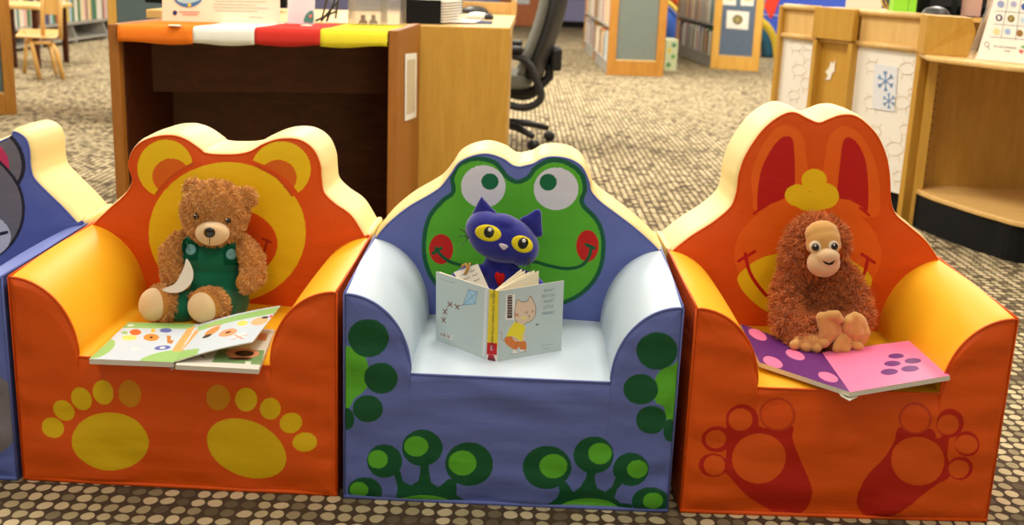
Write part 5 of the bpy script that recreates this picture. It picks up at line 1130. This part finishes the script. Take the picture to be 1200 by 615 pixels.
p_ = cw(cu_of(1073, 14), .1, ZT); mb = MB(); mb.ball(p_, (.055, .04, .035), 3); mb.v = [(v[0], v[1], max(v[2], ZT)) for v in mb.v]; o = mb.build('computer_mouse', mat('dark_grey_plastic', (64, 64, 66)), None, True); tagp(o, 'dark rounded computer mouse on the service counter', 'computer mouse')
# printer and red ruler near the sign
o = MB().box(1.62, 1.96, 4.75, 5.05, ZT - .001, ZT + .17).build('label_printer', BLACKM, bevel=.02); tagp(o, 'black desktop machine behind the wooden riser of the counter', 'printer')
MB().box(1.66, 1.92, 4.745, 4.75, ZT + .03, ZT + .09).build('panel', BG, o)
MB().box(1.6, 2.6, 4.46, 5.2, ZT - .02, ZT - .002).build('rear_top', OAKL, bay)
MB().box(1.62, 2.6, 4.62, 4.66, 0, ZT - .02).build('rear_panel', OAK, bay)
rl = at_y(1143, 19, 4.6); o = MB().slab([(rl.x - .012, 4.58, ZT), (rl.x + .01, 4.58, ZT), (rl.x + .01, 4.58, ZT + .25), (rl.x - .012, 4.58, ZT + .25)], (0, .02, 0)).build('red_post', mat('red_plastic', (186, 40, 56), .4), bevel=.003); tagp(o, 'thin red upright piece beside the activity sign', 'post')
wire = MB(); w_ = cw(cu_of(990, 6), .25, ZT)
for k in range(4): wire.tube([tuple(w_ + Vector((.05 * math.cos(t) + .025 * k, .0 + .03 * math.sin(k), .055 + .05 * math.sin(t)))) for t in np.linspace(0, 6.0, 16)], .003, 5)
wire.build('wire_toy', mat('yellow_wire', (226, 190, 60), .4), None, True); tagp(bpy.data.objects['wire_toy'], 'yellow looped wire toy on top of the service counter', 'toy')
o = MB().slab([cw(cu_of(918, 5), .35, ZT - .002), cw(cu_of(958, 5), .35, ZT - .002), cw(cu_of(958, 5), .35, ZT + .2), cw(cu_of(918, 5), .35, ZT + .2)], (0, .01, 0)).build('poster_board', mat('cream_board', (236, 224, 206), .7, .1)); tagp(o, 'pale board standing at the left end of the service counter', 'board')

# ------------------------------------------------------------ bookcases
BCOL = [('red', (178, 44, 40)), ('white', (232, 228, 218)), ('blue', (64, 92, 150)), ('green', (84, 130, 84)), ('yellow', (224, 190, 84)), ('orange', (224, 128, 64)), ('black', (44, 42, 46)), ('grey', (156, 156, 156)), ('pale pink', (232, 186, 176)), ('pale blue', (176, 200, 216)), ('cream', (236, 222, 190)), ('brown', (120, 84, 60)), ('teal', (70, 130, 136))]
def book_mesh():
    mb = MB(); w, d, h, t = .5, .5, 1.0, .12
    mb.m(0).box(-.5, .5, -.5, -.46, 0, 1).box(-.5, -.4, -.46, .5, 0, 1).box(.4, .5, -.46, .5, 0, 1)
    mb.m(1).box(-.4, .4, -.46, .47, .02, .97)
    me = bpy.data.meshes.new('book'); me.from_pydata(mb.v, [], mb.f); me.materials.append(BOOKM); me.materials.append(PAPER); me.polygons.foreach_set('material_index', mb.mi); return me
BM = book_mesh(); used_labels = set(); ADJ = ['slim', 'thick', 'tall', 'short', 'narrow', 'wide', 'low', 'large', 'small', 'plain']
def row_of_books(A, B, z, hmax, where, group, inward, wmin=.012, wmax=.035, depth=.16, pale=.5, bk=1):
    """books standing side by side from A to B (xy), spines on the line A-B"""
    L_ = math.hypot(B[0] - A[0], B[1] - A[1]); dx = ((B[0] - A[0]) / L_, (B[1] - A[1]) / L_); ang = math.atan2(dx[1], dx[0]); n_ = inward
    if (-math.sin(ang)) * n_[0] + math.cos(ang) * n_[1] < 0: ang += math.pi
    s_ = 0; prev = 'upright end'; items = []
    while s_ < L_ - wmin:
        w_ = min(random.uniform(wmin, wmax), L_ - s_); h_ = hmax * random.uniform(.72, .97)
        nm, c_ = BCOL[1] if random.random() < pale * .45 else (BCOL[10] if random.random() < pale * .2 else random.choice(BCOL)); items.append((s_, w_, h_, nm, c_)); s_ += w_ + .001
    for i, (s0, w_, h_, nm, c_) in enumerate(items):
        o = bpy.data.objects.new('book', BM); COL.objects.link(o); m_ = s0 + w_ / 2
        o.location = (A[0] + dx[0] * m_ + n_[0] * depth / 2, A[1] + dx[1] * m_ + n_[1] * depth / 2, z); o.rotation_euler = (0, 0, ang); o.scale = (w_ * .96, depth, h_); o.color = (*lin(c_), 1)
        l_ = items[i - 1][3] if i else 'shelf end'; r_ = items[i + 1][3] if i < len(items) - 1 else 'shelf end'
        size = 'thick' if w_ > (wmin + wmax) / 2 else 'slim'; hw = 'tall' if h_ > hmax * .85 else 'short'
        lb = '%s %s %s book between %s and %s, %s' % (size, hw, nm, l_, r_, where)
        if lb in used_labels: lb = '%s %s %s book before the %s one, %s' % (size, hw, nm, items[min(i + 2, len(items) - 1)][3], where)
        if lb in used_labels: lb = '%s %s %s book after the %s one, %s' % (hw, size, nm, items[max(i - 2, 0)][3], where)
        used_labels.add(lb); tagp(o, lb, 'book', group)
def end_case(name, label, P0, P1, PSB, height, frame_m, where, rows, bays, group, pxs, inner=(350, 570), notes=()):
    """P0,P1: floor corners of the end panel; side line runs from P0 to PSB"""
    P0, P1, PSB = Vector(P0), Vector(P1), Vector(PSB); e = (P1 - P0).normalized(); s_ = (PSB - P0); sl_ = s_.length; s_.normalize(); wd = (P1 - P0).length
    root = thing(name, (P0 + P1) / 2 + s_ * .01, label, 'bookcase')
    Z = Vector((0, 0, 1)); back = e.cross(Z) * -1
    back = Vector((-e.y, e.x, 0)); fr_ = .075
    def fb(a, b, z0, z1, nm, m, y0=0, y1=.035):
        return MB().slab([P0 + e * a + back * y0 + Z * z0, P0 + e * b + back * y0 + Z * z0, P0 + e * b + back * y0 + Z * z1, P0 + e * a + back * y0 + Z * z1], back * (y1 - y0)).build(nm, m, root, bevel=.004)
    fb(0, fr_, 0, height, 'stile', frame_m); fb(wd - fr_, wd, 0, height, 'stile', frame_m); fb(fr_, wd - fr_, 0, .13, 'bottom_rail', frame_m); fb(fr_, wd - fr_, height - .1, height, 'top_rail', frame_m)
    pn = fb(fr_, wd - fr_, .13, height - .1, 'fabric_panel', SLATE if name != 'bookcase' else mat('grey_fabric', (116, 124, 118), .95, .1, var=.06, vscale=60), .012, .03)
    fb(fr_, wd - fr_, .13, .142, 'pale_bead', OAKL, -.002, .012)
    # shelves on the left side
    dep = .22; q0 = P0 + back * .035; inn = Vector((s_.y, -s_.x, 0))
    for z_ in rows + [.80, 1.1, height - .03]:
        MB().slab([q0 + Z * (z_ - .02), q0 + s_ * sl_ + Z * (z_ - .02), q0 + s_ * sl_ + inn * dep + Z * (z_ - .02), q0 + inn * dep + Z * (z_ - .02)], Z * .018).build('shelf', GREYM, root)
    MB().slab([q0 + inn * dep, q0 + s_ * sl_ + inn * dep, q0 + s_ * sl_ + inn * dep + Z * height, q0 + inn * dep + Z * height], inn * .02).build('spine_panel', GREYM, root)
    MB().slab([q0 + inn * .015, q0 + s_ * sl_ + inn * .015, q0 + s_ * sl_ + inn * dep, q0 + inn * dep], Z * (rows[0] - .021)).build('kick_base', GREYM, root)
    nb_ = len(bays) - 1
    for k, t in enumerate(bays[1:]):
        c_ = q0 + s_ * sl_ * t; MB().slab([c_, c_ + s_ * .06, c_ + s_ * .06 + inn * dep, c_ + inn * dep], Z * height).build('upright', frame_m, root)
    names_ = ['bottom', 'middle', 'upper', 'top']
    for ri, z_ in enumerate(rows):
        hm = (rows[ri + 1] if ri + 1 < len(rows) else z_ + .36) - z_ - .04
        for k in range(nb_):
            A = q0 + s_ * (sl_ * bays[k] + (.07 if k else .01)) + inn * .012; B = q0 + s_ * (sl_ * bays[k + 1] - .01) + inn * .012
            row_of_books((A.x, A.y), (B.x, B.y), z_, min(hm, .29), '%s shelf, %s%s' % (names_[ri], 'far bay, ' if k else '', where), group + ', ' + names_[ri] + ' row', (inn.x, inn.y), pxs[0], pxs[1])
    return root, P0, e, back
p0, p1 = at_z(711, 88, 0), at_z(777, 90, 0); ps = at_z(684, 58, 0)
end_case('bookcase', 'bookcase end with plain grey panel in dark oak frame, left of two', p0, p1, ps, 1.35, TRIM, 'left bookcase', [.12, .44], [0, .5, 1], 'books in the left bookcase', (.03, .06))
p0, p1 = at_z(832, 80, 0), at_z(888, 84, 0); ps = at_z(790, 62, 0)
OY = wood('yellow_oak', (214, 158, 62), (230, 180, 88))
rt, P0, e, back = end_case('bookcase.001', 'bookcase end with pinned papers on its slate panel, right of two', p0, p1, ps, 1.35, OY, 'right bookcase', [.12, .44], [0, 1], 'books in the right bookcase', (.03, .06))
def onend(x, y, off=-.004): return at_pl(x, y, P0 + back * .012, back) + back * off
for k, (q, lb) in enumerate((([(852, 12), (878, 14), (876.5, 35), (851, 33)], 'white sheet with a round brown emblem pinned on the right bookcase end'), ([(847, -12), (863, -11), (862.5, 6.5), (847, 5.5)], 'left of two white sheets at the top of the right bookcase end'), ([(868, -11), (884, -10), (883, 7), (868, 6.5)], 'right of two white sheets at the top of the right bookcase end'))):
    o = MB().slab([onend(*p) for p in q], back * .002).build('pinned_sheet', PAPER); tagp(o, lb, 'notice', 'papers pinned on the bookcase end')
    if k == 0:
        em = MB().slab([onend(*p, -.006) for p in ell(864.5, 23, 6, 5.8, n=24)], back * .001).build('emblem', mat('olive_emblem', (122, 112, 66), .7), o); MB().slab([onend(*p, -.008) for p in ell(864.5, 23, 2.8, 2.8, n=16)], back * .001).build('emblem_centre', mat('tan_emblem', (168, 154, 100), .7), em)
    else: MB().slab([onend(q[0][0] + 3, q[0][1] + 5, -.006), onend(q[1][0] - 3, q[1][1] + 5, -.006), onend(q[1][0] - 3, q[1][1] + 12, -.006), onend(q[0][0] + 3, q[0][1] + 12, -.006)], back * .001).build('print_block', mat('tan_print', (216, 200, 160), .8), o)
tp0 = at_pl(735, 0, at_z(711, 88, 0), Vector((-.08, 1, 0)))
# picture cube behind left bookcase, child play pieces
o0 = at_z(778, 83, 0); 
cbx = MB().box(o0.x, o0.x + .12, o0.y + .0, o0.y + .3, 0, .3).build('display_cube', mat('pale_green_panel', (214, 222, 180), .6), bevel=.004); tagp(cbx, 'narrow pale green printed box at the right foot of the left bookcase', 'box')
for k, (z_, c_) in enumerate(((.06, (90, 150, 80)), (.14, (120, 180, 90)), (.2, (226, 214, 90)), (.25, (90, 150, 110)))): MB().lathe([(.002, 0), (.022, 0), (.022, .002), (.002, .002)], (o0.x + .04 + .04 * (k % 2), o0.y - .001, z_), 14, (0, -1, 0)).build('print_dot', mat('cube_dot_%d' % k, c_, .6), cbx)
def arch(name, label, c, R0_, bands, w, rot, cat='play arch'):
    root = thing(name, c, label, cat); d_ = Vector((math.cos(rot), math.sin(rot), 0)); n_ = Vector((-d_.y, d_.x, 0)); r_ = R0_
    for nm, col_, th_ in bands:
        mb = MB(); vs = []; N_ = 20
        for i in range(N_ + 1):
            a = math.pi * i / N_
            for rr, sg in ((r_, -1), (r_ + th_, -1), (r_ + th_, 1), (r_, 1)): vs.append(Vector(c) + d_ * rr * math.cos(a) + Vector((0, 0, rr * 1.25 * math.sin(a))) + n_ * sg * w / 2)
        mb.add(vs, [(i * 4 + j, i * 4 + (j + 1) % 4, (i + 1) * 4 + (j + 1) % 4, (i + 1) * 4 + j) for i in range(N_) for j in range(4)] + [(0, 1, 2, 3), (N_ * 4 + 3, N_ * 4 + 2, N_ * 4 + 1, N_ * 4)])
        mb.build('band', mat(nm, col_, .5), root, True)['label'] = nm.replace('_', ' '); r_ += th_
    return root
c_ = at_z(776, 57, 0); arch('play_arch', 'rainbow arch of blue, yellow and orange bands behind the left bookcase', (c_.x - .2, c_.y, 0), .2, (('blue_band', (52, 96, 186), .24), ('red_spotted_band', (52, 96, 186), .04), ('yellow_band', (240, 214, 90), .05), ('orange_band', (240, 104, 50), .1)), .3, .0)
c_ = at_z(872, 66, 0); arch('play_arch.001', 'yellow and teal arch right of the right bookcase', (c_.x, c_.y, 0), .22, (('teal_band', (40, 100, 130), .1), ('yellow_outer_band', (238, 208, 60), .08)), .2, .0)
# blue booth wall with red diamond
b0 = at_z(893, 59, 0); b1_ = at_z(938, 63, 0); 
bw = thing('playhouse', (b0 + b1_) / 2, 'tall blue play wall with a red diamond behind the counter', 'play wall')
e_ = (b1_ - b0).normalized(); b0 = b0 - e_ * .6; b1_ = b1_ + e_ * .8
MB().slab([b0 + Vector((0, 0, .08)), b1_ + Vector((0, 0, .08)), b1_ + Vector((0, 0, 1.6)), b0 + Vector((0, 0, 1.6))], (0, .05, 0)).build('board', mat('bright_blue_paint', (62, 92, 204), .5), bw)
MB().slab([b0, b1_, b1_ + Vector((0, 0, .08)), b0 + Vector((0, 0, .08))], (0, .04, 0)).build('base', BLACKM, bw)
nb3 = Vector((-e_.y, e_.x, 0))
def onb(x, y, off=-.01): return at_pl(x, y, b0, nb3) + nb3 * off
MB().slab([onb(*p) for p in [(900, -6), (909, -16), (916, -6), (907, 18), (903, 22), (896, 8)]], nb3 * .008).build('diamond', mat('red_paint', (236, 64, 40), .5), bw)
MB().slab([onb(*p) for p in [(880, 15.5), (930, 18.5), (930, 19.8), (880, 16.8)]], nb3 * .008).build('seam', mat('pale_line', (190, 190, 230), .5), bw)

# left: end panel, small wooden chair, table, low bookcase, end panel behind desk
l0, l1 = at_z(-60, 137, 0), at_z(20.5, 134, 0)
def panel_end(name, label, A, B, h, m=TRIM, fr_=.07, base=.17):
    A, B = Vector(A), Vector(B); e = (B - A).normalized(); bk = Vector((-e.y, e.x, 0)); w_ = (B - A).length; root = thing(name, (A + B) / 2, label, 'bookcase')
    def fb(a, b, z0, z1, nm, mm, y0=0, y1=.04): return MB().slab([A + e * a + bk * y0 + Vector((0, 0, z0)), A + e * b + bk * y0 + Vector((0, 0, z0)), A + e * b + bk * y0 + Vector((0, 0, z1)), A + e * a + bk * y0 + Vector((0, 0, z1))], bk * (y1 - y0)).build(nm, mm, root, bevel=.004)
    fb(0, fr_, 0, h, 'stile', m); fb(w_ - fr_, w_, 0, h, 'stile', m); fb(fr_, w_ - fr_, 0, base, 'bottom_rail', m); fb(fr_, w_ - fr_, base, h - .08, 'fabric_panel', mat('grey_green_fabric', (96, 112, 114), .95, .1), .012, .035); fb(fr_, w_ - fr_, h - .08, h, 'top_rail', m)
    fb(fr_, w_ - fr_, base, base + .012, 'pale_bead', OAKL, -.003, .012)
    fb(.02, w_ - .02, 0, h, 'case_body', OAK, .045, .45)
    return root
panel_end('shelf_end', 'slate panelled shelf end in oak frame at the left edge', l0, l1, 1.35, fr_=.062, base=.115)
m0, m1 = at_y(127, 40, 6.2), at_y(240, 42, 6.2)
panel_end('shelf_end.001', 'slate blue panelled shelf end behind the left corner of the desk', (m0.x, 6.2, 0), (m1.x + .1, 6.3, 0), 1.3, OY, .045, .2)
# low bookcase with grey metal base far left
s0, s1 = at_z(20, 61, 0), at_z(134, 44, 0)
lb_ = thing('low_bookcase', (s0 + s1) / 2, 'low grey bookcase with a row of books, far left behind the small chair', 'bookcase')
e = (s1 - s0).normalized(); bk = Vector((-e.y, e.x, 0)); Z = Vector((0, 0, 1)); s0e = s0 - e * .3; s1e = s1 + e * .6
zs = at_pl(100, 25, s0, bk).z
for z_ in (.05, zs, zs + .4): MB().slab([s0e + Z * (z_ - .02), s1e + Z * (z_ - .02), s1e + bk * .3 + Z * (z_ - .02), s0e + bk * .3 + Z * (z_ - .02)], Z * .025).build('shelf', GREYM, lb_)
MB().slab([s0e + bk * .3, s1e + bk * .3, s1e + bk * .3 + Z * (zs + .4), s0e + bk * .3 + Z * (zs + .4)], bk * .02).build('back_panel', mat('shaded_grey', (120, 116, 110), .8), lb_)
for t in (.0, .25, .5, .75, 1.0):
    c_ = s0e + (s1e - s0e) * t; MB().slab([c_, c_ + bk * .3, c_ + bk * .3 + Z * (zs - .022), c_ + Z * (zs - .022) + bk * .05, c_ + Z * .06], e * .025).build('bracket', GREYM, lb_)
q0 = s0e + bk * .02; q1 = s1e + bk * .02
row_of_books((q0.x, q0.y), (q1.x, q1.y), zs + .008, .3, 'in low grey bookcase', 'books in the low grey bookcase', (bk.x, bk.y), .035, .07, .2)
# table and chair
wc = at_z(61, 90, 0); kc = thing('school_chair', (wc.x, wc.y, 0), 'small bent-wood school chair at the far left table', 'chair')
BW = wood('bentwood', (216, 168, 92), (230, 186, 112), rough=.35)
def pt(px, py, dy): return at_y(px, py, wc.y + dy)
Y1, Y2 = -.18, .12
for pts, r in (([pt(28, 38, Y2 - .1), pt(34, 42, Y1), pt(38, 55, Y1), pt(47, 96, Y1 - .02)], .016), ([pt(60, 50, Y1 + .02), pt(66, 60, Y1), pt(74, 92, Y1 + .03)], .016), ([pt(31, 46, Y2), pt(29, 88, Y2 + .05)], .014), ([pt(57, 48, Y2), pt(66, 88, Y2 + .02)], .014)):
    pts = [Vector(p) for p in pts]; pts[-1].z = 0.0; MB().tube(pts, r, 8, flat=1.2).build('leg', BW, kc, True)
MB().slab([pt(18, 44, Y1 - .05), pt(66, 46, Y1 - .02), pt(72, 37, Y2 + .05), pt(24, 36, Y2 + .02)], (0, 0, .016)).build('seat', BW, kc, bevel=.006)
for x in (50.5, 71): MB().tube([pt(x, 46, Y1 + .02), pt(x - .5, 20, Y1), pt(x - .5, -14, Y1 + .0)], .017, 8).build('back_post', BW, kc, True)
MB().slab([pt(50, 17, Y1), pt(71, 17.5, Y1), pt(71, -12, Y1), pt(50, -12, Y1)], (0, .016, 0)).build('backrest', BW, kc, bevel=.005)
MB().tube([pt(30, 50, Y1), pt(60, 50, Y1)], .013, 8).build('stretcher', BW, kc, True)
tt_ = at_z(20, 44, 0); TY = wc.y + .55; tz = at_y(30, 6, TY).z
tb_ = thing('reading_table', (at_y(30, 6, TY).x, TY + .3, 0), 'low oak reading table behind the small wooden chair', 'table')
x0_, x1_ = at_y(5, 6, TY).x, at_y(45, 6, TY).x
MB().box(x0_ - .3, x1_, TY, TY + .7, tz - .035, tz).build('table_top', OAKL, tb_, bevel=.01)
for xx, yy in ((x1_ - .06, TY + .06), (x1_ - .06, TY + .64), (x0_ + .02, TY + .06), (x0_ - .24, TY + .64)): MB().box(xx - .02, xx + .02, yy - .02, yy + .02, 0, tz - .035).build('leg', MAHO, tb_, bevel=.003)
